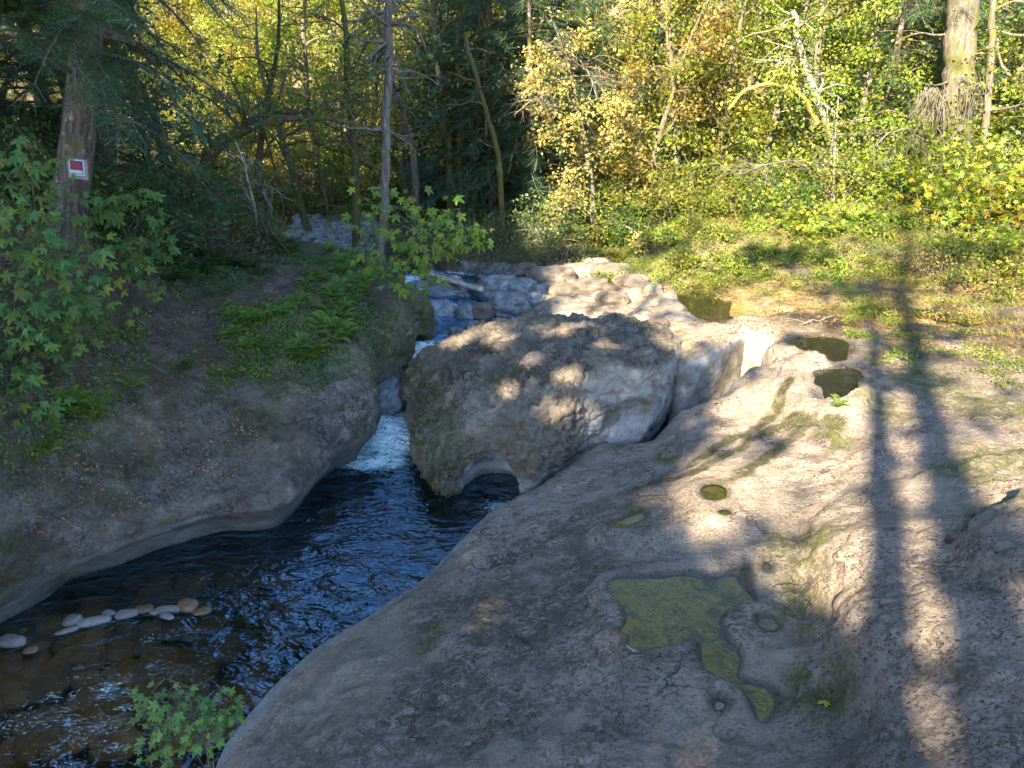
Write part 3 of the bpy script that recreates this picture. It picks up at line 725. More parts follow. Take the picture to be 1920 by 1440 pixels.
# ------------------------------------------------------------------ water
def water_sheet(name, x0, x1, y0, y1, step, zfun, ffun, mat, keep=None, amp=0.0, sh=None):
    X, Y = np.meshgrid(np.arange(x0, x1, step), np.arange(y0, y1, step), indexing='ij')
    P = np.stack([X.ravel(), Y.ravel(), 0 * X.ravel()], 1)
    z = zfun(P[:, 0], P[:, 1]); f = ffun(P[:, 0], P[:, 1])
    P[:, 2] = z
    P[:, 2] += amp * fbm(P, 1.7, 2, 300) + np.clip(f, 0, 1) * (0.10 * fbm(P * np.array([1, 1, 0]), 4.0, 4, 310))
    nx, ny = X.shape
    i, j = np.meshgrid(np.arange(nx - 1), np.arange(ny - 1), indexing='ij'); b = (i * ny + j).ravel()
    Q = np.stack([b, b + ny, b + ny + 1, b + 1], 1)
    if keep is not None:
        k = keep(P[:, 0], P[:, 1]); Q = Q[k[Q].all(1)]
    used = np.unique(Q); re = np.full(len(P), -1); re[used] = np.arange(len(used))
    me = mesh_np(name, P[used], re[Q], [mat], {'foam': f[used], 'shallow': (sh(P[:, 0], P[:, 1])[used] if sh else np.zeros(len(used)))})
    return tag(link(name, me), kind='structure')

def pool_z(x, y):
    # lower pool, then the chute between bank and boulder, then the mid pool, then the upper creek
    z = 0.0 * x
    z = z + 0.12 * sstep(12.6, 13.6, y) * (x < -1)
    z = z + 0.10 * np.exp(-((y - 13.0) / .7) ** 2) * np.exp(-((x + 2.7) / .6) ** 2)
    return z
def gauss(x, y, c, rx, ry, rot=0):
    dx, dy = x - c[0], y - c[1]; cr, sr = math.cos(rot), math.sin(rot)
    u, v = dx * cr + dy * sr, -dx * sr + dy * cr
    return np.exp(-(u / rx) ** 2 - (v / ry) ** 2)
def pool_f(x, y):
    p = np.stack([x, y, 0 * x], 1)
    n = fbm(p, 1.6, 3, 77)
    f = 1.35 * gauss(x, y, W(718, 812, 0), .85, 1.1) + .55 * gauss(x, y, W(690, 868, 0), .8, .4)
    f = f + .5 * gauss(x, y, W(930, 950, 0), .8, .35)
    rf = .0 * x
    for px, py, rx, ry, ro, am in ((150, 1300, 1.0, .22, .30, .46), (250, 1322, .8, .22, -.25, .46), (340, 1250, .8, .18, .1, .3), (372, 1322, .35, .2, 0, .45), (70, 1352, 1.3, .3, .3, .40), (330, 1190, .9, .25, .3, .26), (60, 1190, .5, .2, .2, .22), (200, 1265, .9, .16, .3, .34), (440, 1190, .5, .2, .3, .2), (150, 1400, 1.2, .4, .3, .42)):
        rf = np.maximum(rf, am * gauss(x, y, W(px, py, 0), rx, ry, ro))
    f = f + np.minimum(rf * (1 + 2.2 * fbm(p * np.array([1, 2.4, 1]), 2.2, 3, 78)), .40)
    return np.clip(f * (1 + .7 * n), 0, 1)
def pool_sh(x, y):
    # the riffle at lower left is shallow, the plunge pool is deep
    return 1 - sstep(6.2, 8.2, y + .55 * (x + 5))
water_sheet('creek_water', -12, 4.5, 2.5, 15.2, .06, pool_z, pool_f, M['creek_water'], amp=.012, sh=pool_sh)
def up_z(x, y):
    # chute at the ledge, stepped pools behind
    z = .12 + .78 * sstep(15.0, 16.0, y) + .25 * sstep(17.0, 17.6, y) + .22 * sstep(18.6, 19.2, y) + .18 * sstep(20.5, 21.5, y) + .2 * sstep(23, 28, y)
    return z
def up_f(x, y):
    f = 1.5 * gauss(x, y, (-2.05, 15.8), .9, 1.1) + .8 * gauss(x, y, W(770, 528, 1.4), .45, .5) + .8 * gauss(x, y, W(870, 520, 1.4), .35, .3) + .9 * gauss(x, y, W(900, 548, 1.2), .2, .35)
    for px, py, z in ((812, 612, .9), (790, 560, 1.1), (862, 545, 1.2), (820, 535, 1.3), (895, 505, 1.4), (845, 520, 1.35)):
        f = f + .7 * gauss(x, y, W(px, py, z), .22, .35)
    f = f + .35 * sstep(22, 24, y)
    return np.clip(f, 0, 1)
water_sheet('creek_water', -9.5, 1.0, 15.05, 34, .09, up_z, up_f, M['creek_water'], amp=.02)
# still pool at the foot of the sunny bank and shallow wet channel over the flats
flat_pool = smooth_closed([W(px, py, 1.52)[:2] for px, py in ((1255, 560), (1285, 548), (1312, 556), (1330, 545), (1352, 562), (1372, 566), (1366, 582), (1392, 590), (1404, 610), (1378, 612), (1340, 628), (1305, 626), (1270, 600))], 5)
chan = smooth_closed([W(px, py, 1.70)[:2] for px, py in ((1590, 590), (1700, 598), (1800, 612), (1930, 640), (2050, 670), (2050, 655), (1920, 612), (1800, 590), (1700, 578), (1620, 575))], 5)

M['algae'] = None
def algae_mat():
    t = NT('golden_algae'); v = t.coord()
    a = t.noise(t.scaled(v, (1, 1.9, 1), (0, 0, .5)), 13, 7, .80, 1.8)
    col = t.mix(t.ramp(a, .40, .60), (0.13, 0.105, 0.02), (0.56, 0.41, 0.07))
    col = t.mix(t.ramp(t.noise(v, 2.2, 4, .6, .3), .52, .64, 0, .8), col, (0.46, 0.29, 0.03))
    col = t.mix(t.ramp(t.noise(v, 3.0, 5, .7, .6), .48, .62, 0, .85), col, (0.095, 0.085, 0.018))
    nrm = t.bump(a, .9, .05)
    return t.done(t.bsdf(col, .5, nrm, .4))
M['algae'] = algae_mat()

# ================================================================== water in hollows
def fill_poly(poly, z, grow=0.0):
    if not grow: return poly
    ar = sum(poly[i - 1][0] * poly[i][1] - poly[i][0] * poly[i - 1][1] for i in range(len(poly)))
    t = np.roll(poly, -1, 0) - np.roll(poly, 1, 0); t /= np.linalg.norm(t, axis=1)[:, None] + 1e-9
    return poly + np.stack([t[:, 1], -t[:, 0]], 1) * grow * (1 if ar > 0 else -1)
import bmesh
def flat_sheet(name, poly, z, mat, parent=None, mottle=0.0):
    ar = sum(poly[i - 1][0] * poly[i][1] - poly[i][0] * poly[i - 1][1] for i in range(len(poly)))
    poly = poly if ar > 0 else poly[::-1]
    bm = bmesh.new(); vs = [bm.verts.new((x, y, z)) for x, y in poly]
    f = bm.faces.new(vs); bmesh.ops.triangulate(bm, faces=[f]); bm.normal_update()
    me = bpy.data.meshes.new(name); bm.to_mesh(me); bm.free(); me.materials.append(mat)
    return link(name, me, parent)
for q, (poly, lev, soft, dep) in enumerate(PUDDLES):
    if q < 7:
        tag(flat_sheet('algae_mat', fill_poly(poly, 0, .10), lev - .035, M['algae']), kind='structure')
    tag(flat_sheet('puddle_water', fill_poly(poly, 0, .14 if q < 7 else .04), lev - .014, M['still_water']), kind='structure')
tag(flat_sheet('pool_water', flat_pool, 1.54, M['still_water']), kind='structure')
tag(flat_sheet('channel_water', chan, 1.74, M['still_water']), kind='structure')

# ================================================================== dropping things on surfaces
from mathutils.bvhtree import BVHTree
def bvh_of(o):
    me = o.data; n = len(me.vertices); co = np.empty(n * 3, np.float32); me.vertices.foreach_get('co', co)
    return BVHTree.FromPolygons(co.reshape(-1, 3).tolist(), [tuple(p.vertices) for p in me.polygons])
BV = {k: bvh_of(o) for k, o in (('slab', slab), ('left', left), ('boulder', boulder), ('ledge', ledge), ('ground', ground))}
DOWN = Vector((0, 0, -1))
def drop(x, y, which=None, top=14.0):
    best = None
    for k in (which or BV):
        h = BV[k].ray_cast(Vector((x, y, 60 if k == 'ground' else top)), DOWN)
        if h[0] is not None and (best is None or h[0].z > best[0].z): best = (h[0], h[1], k)
    return best
def hit(px, py):
    """first rock or ground surface on the sight line of a photo pixel"""
    a, b = (px - 960) / FPX, (720 - py) / FPX
    d = Vector((a, CP + b * SP, -SP + b * CP)).normalized(); o = Vector((0, 0, CAM_H)); best = None
    for k in BV:
        h = BV[k].ray_cast(o, d)
        if h[0] is not None and (best is None or h[3] < best[3]): best = (*h[:4],)
    return best[0] if best else None

# ================================================================== foliage kit
def unit(v):
    return v / (np.linalg.norm(v, axis=-1, keepdims=True) + 1e-9)
def leaf_cloud(P, Nn, T, size, tmpl, tint):
    TV, TF = tmpl
    P = np.asarray(P, float); n = len(P); Nn = unit(np.asarray(Nn, float)); T = np.asarray(T, float)
    T = unit(T - (T * Nn).sum(1)[:, None] * Nn); B = np.cross(Nn, T)
    size = np.broadcast_to(size, (n,))
    V = P[:, None, :] + size[:, None, None] * (TV[None, :, 0, None] * T[:, None, :] + TV[None, :, 1, None] * B[:, None, :] + TV[None, :, 2, None] * Nn[:, None, :])
    F = (np.arange(n) * len(TV))[:, None, None] + TF[None]
    C = np.repeat(np.asarray(tint), len(TV), axis=0)
    return V.reshape(-1, 3), F.reshape(-1, 4), C
def _maple():
    c = (0.36, 0.0); pts = [(c[0], 0, 0.02)]; q = []
    tips = [(-118, .40), (-58, .58), (0, .66), (58, .58), (118, .40)]
    def P(a, r): return (c[0] + r * math.cos(R(a)), r * math.sin(R(a)), -0.28 * r * r)
    for k, (a, l) in enumerate(tips):
        a0 = a - 29 if k else -165; a1 = a + 29 if k < 4 else 165
        i = len(pts); pts += [P(a0, .25), P(a - 15, l * .70), P(a, l), P(a + 15, l * .70), P(a1, .25)]
        q += [(0, i, i + 1, i + 2), (0, i + 2, i + 3, i + 4)]
    return np.array(pts), np.array(q)
KITE = (np.array([(0, 0, 0), (.45, .33, .06), (1, 0, -.08), (.45, -.33, .06)]), np.array([(0, 3, 2, 1)]))
OVAL = (np.array([(0, 0, 0), (.3, .3, .03), (.75, .26, 0), (1, 0, -.1), (.75, -.26, 0), (.3, -.3, .03)]), np.array([(0, 5, 2, 1), (5, 4, 3, 2)]))
MAPLE = _maple()
STAR = (np.array([(.3, 0, 0), (.1, .2, 0), (.45, .62, -.06), (.55, .16, 0), (1, 0, -.1), (.55, -.16, 0), (.45, -.62, -.06), (.1, -.2, 0)]), np.array([(0, 3, 2, 1), (0, 5, 4, 3), (0, 7, 6, 5)]))
def _spray(pairs=5, w=.045, droop=.25):
    v = [(0, -.02, 0), (0, .02, 0), (1, .01, -droop), (1, -.01, -droop)]; f = [(0, 3, 2, 1)]
    for k in range(pairs):
        t = .12 + .8 * k / pairs; l = .42 * (1 - t * .75)
        for s in (-1, 1):
            i = len(v); z = -droop * t * t
            v += [(t, 0, z), (t + .10, s * l * .55, z - .02), (t + l * .62, s * l, z - .08), (t + w, s * l * .35, z - .01)]
            f.append((i, i + 1, i + 2, i + 3) if s > 0 else (i, i + 3, i + 2, i + 1))
    return np.array(v), np.array(f)
SPRAY = _spray()
def _frond(pairs=13):
    v = []; f = []
    def at(t): return (t * .9 - .1 * t * t, .45 * math.sin(t * 2.1) - .12 * t)
    for k in range(pairs):
        t = .1 + .9 * k / pairs; x, z = at(t); l = .19 * math.sin(math.pi * min(1, .18 + t * .82)) + .015
        for s in (-1, 1):
            i = len(v)
            v += [(x, 0, z), (x + .045, s * l * .5, z - .01), (x + .05, s * l, z - .04), (x - .02, s * l * .5, z - .015)]
            f.append((i, i + 1, i + 2, i + 3) if s < 0 else (i, i + 3, i + 2, i + 1))
    for k in range(6):
        t0, t1 = k / 6, (k + 1) / 6; a, b = at(t0), at(t1); i = len(v)
        v += [(a[0], -.006, a[1] + .003), (b[0], -.006, b[1] + .003), (b[0], .006, b[1] + .003), (a[0], .006, a[1] + .003)]; f.append((i, i + 1, i + 2, i + 3))
    return np.array(v), np.array(f)
FROND = _frond()

def leaf_material(name, trans=0.45, rough=0.5):
    t = NT(name)
    c = t.attr('tint', 'Color')
    oi = t.n('ObjectInfo').outputs['Random']
    hs = t.n('HueSaturation'); t.l(c, hs.inputs['Color']); t.l(t.math('MULTIPLY_ADD', oi, .4, .8), hs.inputs['Value'])
    t.l(t.math('MULTIPLY_ADD', oi, .04, .48), hs.inputs['Hue'])
    c = t.mix(t.ramp(t.noise(t.coord(), 11, 3, .6), .35, .7, 0, .35), hs.outputs[0], (0.10, 0.075, 0.02))
    b = t.n('BsdfPrincipled'); t.l(c, b.inputs['Base Color']); b.inputs['Roughness'].default_value = rough; b.inputs['Specular IOR Level'].default_value = .35
    tr = t.n('BsdfTranslucent'); t.l(t.mix(1.0, c, (1.5, 1.35, .6), 'MULTIPLY'), tr.inputs[0])
    mx = t.n('MixShader'); mx.inputs[0].default_value = trans; t.l(b.outputs[0], mx.inputs[1]); t.l(tr.outputs[0], mx.inputs[2])
    return t.done(mx.outputs[0])
M['leaf'] = leaf_material('broad_leaf')
M['needle'] = leaf_material('conifer_needle', .15, .6)
def bark_material(name, a, b, moss, mossamt, scale=1.0):
    t = NT(name); v = t.coord()
    fur = t.noise(t.scaled(v, (9 * scale, 9 * scale, 1.6 * scale)), 1.4, 6, .7, .4)
    col = t.mix(t.ramp(fur, .38, .62), a, b)
    col = t.mix(t.ramp(t.noise(v, 7, 5, .7), .58, .68, 0, .6), col, (.36, .36, .34))
    mm = t.ramp(t.noise(v, 1.5, 5, .7, .4), .62 - mossamt * .35, .72 - mossamt * .3)
    col = t.mix(mm, col, moss)
    nrm = t.bump(fur, .9, .05)
    return t.done(t.bsdf(col, .9, nrm, .15))
M['bark_fir'] = bark_material('fir_bark', (.055, .042, .034), (.15, .12, .105), (.09, .085, .02), .25)
M['bark_moss'] = bark_material('mossy_bark', (.05, .042, .032), (.12, .10, .075), (.095, .09, .026), .60)
M['bark_dim'] = bark_material('brown_alder_bark', (.07, .058, .045), (.16, .14, .115), (.10, .10, .03), .4)
M['bark_grey'] = bark_material('grey_bark', (.13, .115, .10), (.27, .25, .225), (.12, .115, .03), .30)
M['bark_pale'] = bark_material('pale_dead_wood', (.24, .215, .18), (.42, .38, .33), (.2, .17, .07), .12)
M['twig'] = bark_material('bare_twigs', (.12, .10, .08), (.24, .21, .18), (.12, .11, .03), .3)

PAL = {
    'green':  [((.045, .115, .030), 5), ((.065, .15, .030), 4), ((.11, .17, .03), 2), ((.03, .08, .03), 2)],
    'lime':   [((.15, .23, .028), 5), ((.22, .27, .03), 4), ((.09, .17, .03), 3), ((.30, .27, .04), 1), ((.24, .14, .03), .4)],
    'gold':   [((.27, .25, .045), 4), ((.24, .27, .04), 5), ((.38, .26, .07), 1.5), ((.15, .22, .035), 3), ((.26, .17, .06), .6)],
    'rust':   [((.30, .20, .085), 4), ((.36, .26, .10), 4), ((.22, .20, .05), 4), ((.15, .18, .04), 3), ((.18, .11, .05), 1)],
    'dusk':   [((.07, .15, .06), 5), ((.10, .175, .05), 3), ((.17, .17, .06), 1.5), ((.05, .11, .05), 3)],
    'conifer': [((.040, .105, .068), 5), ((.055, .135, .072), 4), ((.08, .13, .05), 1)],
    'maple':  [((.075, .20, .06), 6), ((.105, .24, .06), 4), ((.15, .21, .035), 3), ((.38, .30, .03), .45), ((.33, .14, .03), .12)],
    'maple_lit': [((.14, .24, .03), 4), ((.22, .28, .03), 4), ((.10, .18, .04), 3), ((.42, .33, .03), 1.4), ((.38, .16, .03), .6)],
    'shoot':  [((.10, .21, .06), 4), ((.13, .24, .06), 3), ((.08, .17, .07), 3)],
    'fern':   [((.11, .23, .035), 4), ((.16, .27, .035), 3), ((.08, .17, .04), 2)],
    'scrub':  [((.15, .115, .08), 3), ((.12, .13, .05), 3), ((.09, .125, .045), 3), ((.21, .16, .10), 1.5)],
    'grass':  [((.15, .20, .035), 4), ((.10, .16, .025), 4), ((.21, .21, .05), 2), ((.27, .21, .09), 1.2), ((.065, .11, .025), 2)],
    'litter': [((.30, .17, .06), 4), ((.40, .25, .09), 3), ((.20, .10, .04), 3), ((.42, .32, .15), 2), ((.12, .07, .03), 2)],
}
def tints(pal, n, rs):
    cs = PAL[pal]; w = np.array([c[1] for c in cs], float); k = rs.choice(len(cs), n, p=w / w.sum())
    C = np.array([c[0] for c in cs])[k] * rs.uniform(.75, 1.25, (n, 1)) * rs.uniform(.93, 1.07, (n, 3))
    return C
def tubes(lines, sides=6):
    V = []; F = []; o = 0
    for pts, rad in lines:
        pts = np.asarray(pts, float); n = len(pts)
        k = sides if rad[0] > .03 else (4 if rad[0] > .012 else 3)
        t = unit(np.gradient(pts, axis=0)); ref = np.array([0, 0, 1.0]) if abs(t[0][2]) < .9 else np.array([1.0, 0, 0])
        a = unit(np.cross(t, ref)); b = np.cross(t, a); an = np.arange(k) * 2 * math.pi / k
        ring = pts[:, None, :] + np.asarray(rad)[:, None, None] * (np.cos(an)[None, :, None] * a[:, None, :] + np.sin(an)[None, :, None] * b[:, None, :])
        V.append(ring.reshape(-1, 3))
        i, j = np.meshgrid(np.arange(n - 1), np.arange(k), indexing='ij'); j2 = (j + 1) % k
        F.append(np.stack([o + i * k + j, o + i * k + j2, o + (i + 1) * k + j2, o + (i + 1) * k + j], -1).reshape(-1, 4)); o += n * k
    return np.concatenate(V), np.concatenate(F)
def walk(rs, p, d, L, step, wander, droop):
    n = max(3, int(L / step)); P = [np.array(p, float)]; d = unit(np.array(d, float))
    for k in range(n):
        d = unit(d + wander * rs.normal(size=3) + np.array([0, 0, -droop / n])); P.append(P[-1] + d * (L / n))
    return np.array(P), d
def grow(rs, lines, tips, p, d, L, r, lev, wander=.13, droop=.2, spread=.8, kids=(4, 7), shrink=.55, tipstep=2, bare=0.25):
    pts, de = walk(rs, p, d, L, max(.18, L / 9), wander, droop)
    rad = np.linspace(r, max(r * .3, .004), len(pts)); lines.append((pts, rad))
    if lev == 0:
        for k in range(1, len(pts), tipstep): tips.append((pts[k], unit(pts[k] - pts[k - 1])))
        tips.append((pts[-1], de)); return
    for c in range(rs.integers(kids[0], kids[1] + 1)):
        t = bare + (1 - bare) * rs.random(); i = min(len(pts) - 2, int(t * (len(pts) - 1)))
        dd = unit(pts[i + 1] - pts[i]); s = unit(np.cross(dd, rs.normal(size=3))); a = spread * rs.uniform(.6, 1.25)
        grow(rs, lines, tips, pts[i], dd * math.cos(a) + s * math.sin(a), L * shrink * rs.uniform(.7, 1.2) * (1.15 - .5 * t), max(rad[i] * .55, .004), lev - 1, wander * 1.2, droop, spread, kids, shrink, tipstep, .15)
def leaves_at(rs, tips, per, sigma, size, tmpl, pal, flat=.7, cluster_tint=True):
    TP = np.array([t[0] for t in tips]); TD = np.array([t[1] for t in tips]); n = len(TP)
    P = np.repeat(TP, per, 0) + rs.normal(size=(n * per, 3)) * sigma * np.array([1, 1, .6])
    N = np.array([0, 0, flat]) + rs.normal(size=(n * per, 3)) * .5 + np.array([0, -.35, 0])
    T = np.repeat(TD, per, 0) + rs.normal(size=(n * per, 3)) * .6 + np.array([0, 0, -.35])
    C = tints(pal, n * per, rs)
    if cluster_tint:
        C = C * np.repeat(rs.uniform(.7, 1.3, (n, 1)), per, 0); C2 = np.repeat(tints(pal, n, rs), per, 0); C = .5 * C + .5 * C2
    return leaf_cloud(P, N, T, size * rs.uniform(.6, 1.25, n * per), tmpl, np.clip(C, 0, 1))

MESHES = {}
def broad_variant(key, seed, H, r0, lean=(0, 0), crown_lo=.3, pal='lime', per=9, leaf=.16, tmpl=KITE, bark='bark_grey', spread=.9, nl=10, limb=.42, sigma=.22, droop=.15, lev=2, kids=(3, 5), flat=.7, up=.35, wander=.05):
    rs = np.random.default_rng(seed); lines = []; tips = []
    pts, _ = walk(rs, (0, 0, -.4), (lean[0], lean[1], 1), H + .4, H / 14, wander, 0)
    rad = r0 * (1 - np.linspace(0, 1, len(pts)) ** 1.2 * .85); rad[0] *= 1.35; lines.append((pts, rad))
    for k in range(nl):
        t = crown_lo + (1 - crown_lo) * (k + rs.random()) / nl; i = min(len(pts) - 2, int(t * (len(pts) - 1)))
        a = rs.uniform(0, 2 * math.pi); d = np.array([math.cos(a), math.sin(a), up * rs.uniform(.2, 1.8)])
        grow(rs, lines, tips, pts[i], d, H * limb * rs.uniform(.6, 1.1) * (1.1 - .55 * t), max(rad[i] * .5, .02), lev - 1, .16, droop, .8, kids)
    tips.append((pts[-1], np.array([0, 0, 1.0])))
    tv, tf = tubes(lines, 8); trunk = mesh_np(key + '_trunk', tv, tf, [M[bark]])
    if per:
        lv, lf, lc = leaves_at(rs, tips, per, sigma, leaf, tmpl, pal, flat)
        crown = mesh_np(key + '_crown', lv, lf, [M['leaf']], cols=lc, smooth=False)
    else: crown = None
    MESHES[key] = (trunk, crown); return len(tips)
def conifer_variant(key, seed, H, r0, lo=.15, bl=.28, pal='conifer', whorls=26, spray=.42, dens=1.0, droop=.9, bark='bark_fir', boughs=(4, 6), bare_lo=0):
    rs = np.random.default_rng(seed); lines = []; P = []; T = []; Nn = []
    pts, _ = walk(rs, (0, 0, -.4), (0, 0, 1), H + .4, H / 16, .015, 0)
    rad = r0 * (1 - np.linspace(0, 1, len(pts)) * .9); rad[0] *= 1.3; lines.append((pts, rad))
    for k in range(whorls):
        t = lo + (1 - lo) * (k + .3 * rs.random()) / whorls; i = min(len(pts) - 2, int(t * (len(pts) - 1)))
        for c in range(rs.integers(*boughs)):
            a = rs.uniform(0, 2 * math.pi); L = H * bl * (1.05 - t) * rs.uniform(.6, 1.15) + .4
            bp, _ = walk(rs, pts[i] + (pts[i + 1] - pts[i]) * rs.random(), (math.cos(a), math.sin(a), .25), L, .3, .06, droop * rs.uniform(.6, 1.3))
            lines.append((bp, np.linspace(max(rad[i] * .2, .015), .005, len(bp))))
            m = int(L * 14 * dens)
            if k < bare_lo: m //= 5
            u = rs.uniform(.12, 1, m) ** .8 * (len(bp) - 1); ii = np.minimum(u.astype(int), len(bp) - 2); f = (u - ii)[:, None]
            q = bp[ii] * (1 - f) + bp[ii + 1] * f; d = unit(bp[ii + 1] - bp[ii]); s = np.cross(d, [0, 0, 1.0]) * rs.choice([-1, 1], m)[:, None]
            P.append(q); T.append(d * .6 + s * rs.uniform(.3, 1, (m, 1)) + np.array([0, 0, -.35]) + rs.normal(size=(m, 3)) * .15); Nn.append(np.array([0, 0, 1.0]) + rs.normal(size=(m, 3)) * .35)
    P = np.concatenate(P); T = np.concatenate(T); Nn = np.concatenate(Nn); n = len(P)
    tv, tf = tubes(lines, 8); trunk = mesh_np(key + '_trunk', tv, tf, [M[bark]])
    lv, lf, lc = leaf_cloud(P, Nn, T, spray * rs.uniform(.6, 1.2, n), SPRAY, np.clip(tints(pal, n, rs), 0, 1))
    MESHES[key] = (trunk, mesh_np(key + '_crown', lv, lf, [M['needle']], cols=lc, smooth=False)); return n
def shrub_variant(key, seed, H, Rr, pal, per=7, leaf=.12, tmpl=KITE, stems=14, bark='twig', sigma=.16, flat=.7, lev=1, kids=(4, 6), droop=.5):
    rs = np.random.default_rng(seed); lines = []; tips = []
    for k in range(stems):
        a = rs.uniform(0, 2 * math.pi); q = rs.uniform(.1, 1.1)
        d = np.array([math.cos(a) * q * Rr / H, math.sin(a) * q * Rr / H, 1.0])
        grow(rs, lines, tips, (math.cos(a) * .15, math.sin(a) * .15, -.2), d, H * rs.uniform(.7, 1.15) * math.hypot(1, q * Rr / H) * .9, .018, lev, .12, droop, .75, kids, .5)
    tv, tf = tubes(lines, 5); st = mesh_np(key + '_stems', tv, tf, [M[bark]])
    if per:
        lv, lf, lc = leaves_at(rs, tips, per, sigma, leaf, tmpl, pal, flat)
        fo = mesh_np(key + '_foliage', lv, lf, [M['leaf']], cols=lc, smooth=False)
    else: fo = None
    MESHES[key] = (st, fo); return len(tips)

def plant(key, kindname, label, cat, loc, rz=0.0, s=1.0, group=None, tilt=(0, 0), parts=('trunk', 'crown')):
    o = bpy.data.objects.new(kindname, None); COL.objects.link(o); o.empty_display_size = .3
    o.location = loc; o.rotation_euler = (tilt[0], tilt[1], rz); o.scale = (s, s, s) if not hasattr(s, '__len__') else s
    tag(o, label, cat, group)
    for nm, me in zip(parts, MESHES[key]):
        if me is not None: link(nm, me, o)
    return o
def on(x, y, dz=0.0):
    h = drop(x, y); return (x, y, (h[0].z if h else 1.5) + dz)

# ------------------------------------------------------------------ variants
broad_variant('lime_a', 1, 8.5, .14, bark='bark_dim', pal='lime', per=22, leaf=.14, nl=16, crown_lo=.08, limb=.33)
broad_variant('lime_b', 2, 10.5, .17, lean=(.1, -.1), bark='bark_dim', pal='lime', per=20, leaf=.14, nl=16, crown_lo=.08, limb=.30)
broad_variant('gold_a', 3, 11.0, .16, pal='gold', per=18, leaf=.165, nl=16, crown_lo=.12, limb=.32, bark='bark_moss')
broad_variant('gold_b', 4, 9.0, .14, pal='gold', per=18, leaf=.16, nl=15, crown_lo=.1, limb=.36, bark='bark_moss')
broad_variant('rust_a', 5, 7.5, .13, lean=(-.12, -.12), pal='rust', bark='bark_dim', per=20, leaf=.125, nl=18, crown_lo=.08, limb=.38, droop=.5)
broad_variant('dusk_a', 6, 9.0, .15, pal='dusk', per=8, leaf=.18, nl=13, crown_lo=.1, limb=.34, bark='bark_moss')
broad_variant('tall_dusk', 14, 20, .22, pal='dusk', per=24, leaf=.42, nl=24, crown_lo=.34, limb=.22, bark='bark_moss', sigma=.4)
broad_variant('bare_moss', 7, 9.0, .17, lean=(.25, -.05), per=1, pal='gold', leaf=.12, nl=12, crown_lo=.2, limb=.42, bark='bark_moss', lev=2, kids=(4, 6), wander=.09)
broad_variant('bare_grey', 8, 6.0, .07, lean=(.1, -.2), per=1, pal='lime', leaf=.10, nl=10, crown_lo=.2, limb=.5, bark='bark_pale', kids=(5, 7), wander=.07)
conifer_variant('fir_big', 9, 17, .30, lo=.08, bl=.26, whorls=32, dens=1.0, spray=.62, boughs=(5, 7))
conifer_variant('fir_slim', 10, 16, .17, lo=.22, bl=.14, whorls=26, dens=.55, spray=.30, bare_lo=18, bark='bark_grey')
conifer_variant('hemlock', 12, 9, .16, lo=.08, bl=.34, whorls=20, dens=1.3, spray=.46, droop=1.2, boughs=(5, 7))
shrub_variant('shrub_lime', 21, 1.6, 1.4, 'lime', per=11, leaf=.10, tmpl=STAR)
shrub_variant('shrub_green', 22, 1.4, 1.3, 'green', per=11, leaf=.10, tmpl=STAR)
shrub_variant('shrub_dusk', 23, 1.5, 1.3, 'dusk', per=8, leaf=.11)
shrub_variant('shrub_gold', 24, 1.7, 1.3, 'gold', per=7, leaf=.11)
shrub_variant('thicket', 25, 1.5, 1.5, 'scrub', per=3, leaf=.07, stems=34, kids=(6, 9), lev=1)
shrub_variant('vine_maple', 26, 2.0, 1.5, 'maple_lit', per=5, leaf=.22, tmpl=MAPLE, stems=11, kids=(4, 5))
shrub_variant('low_lime', 27, .55, .9, 'lime', per=8, leaf=.10, stems=22, kids=(3, 5), sigma=.09)
def fern_variant(key, seed, n, L, pal='fern', hang=0.0):
    rs = np.random.default_rng(seed); a = np.arange(n) * 2 * math.pi / n + rs.normal(size=n) * .25
    T = np.stack([np.cos(a), np.sin(a), 0 * a - hang + rs.uniform(-.1, .35, n)], 1)
    N = np.stack([-np.cos(a) * .1, -np.sin(a) * .1, 1 + 0 * a], 1) + rs.normal(size=(n, 3)) * .12
    P = np.stack([np.cos(a) * .03, np.sin(a) * .03, 0 * a + .02], 1)
    V, F, C = leaf_cloud(P, N, T, L * rs.uniform(.7, 1.15, n), FROND, tints(pal, n, rs))
    MESHES[key] = (mesh_np(key, V, F, [M['leaf']], cols=C, smooth=False),)
fern_variant('fern_a', 31, 9, .42); fern_variant('fern_b', 32, 13, .6); fern_variant('fern_c', 33, 15, .9, 'green')

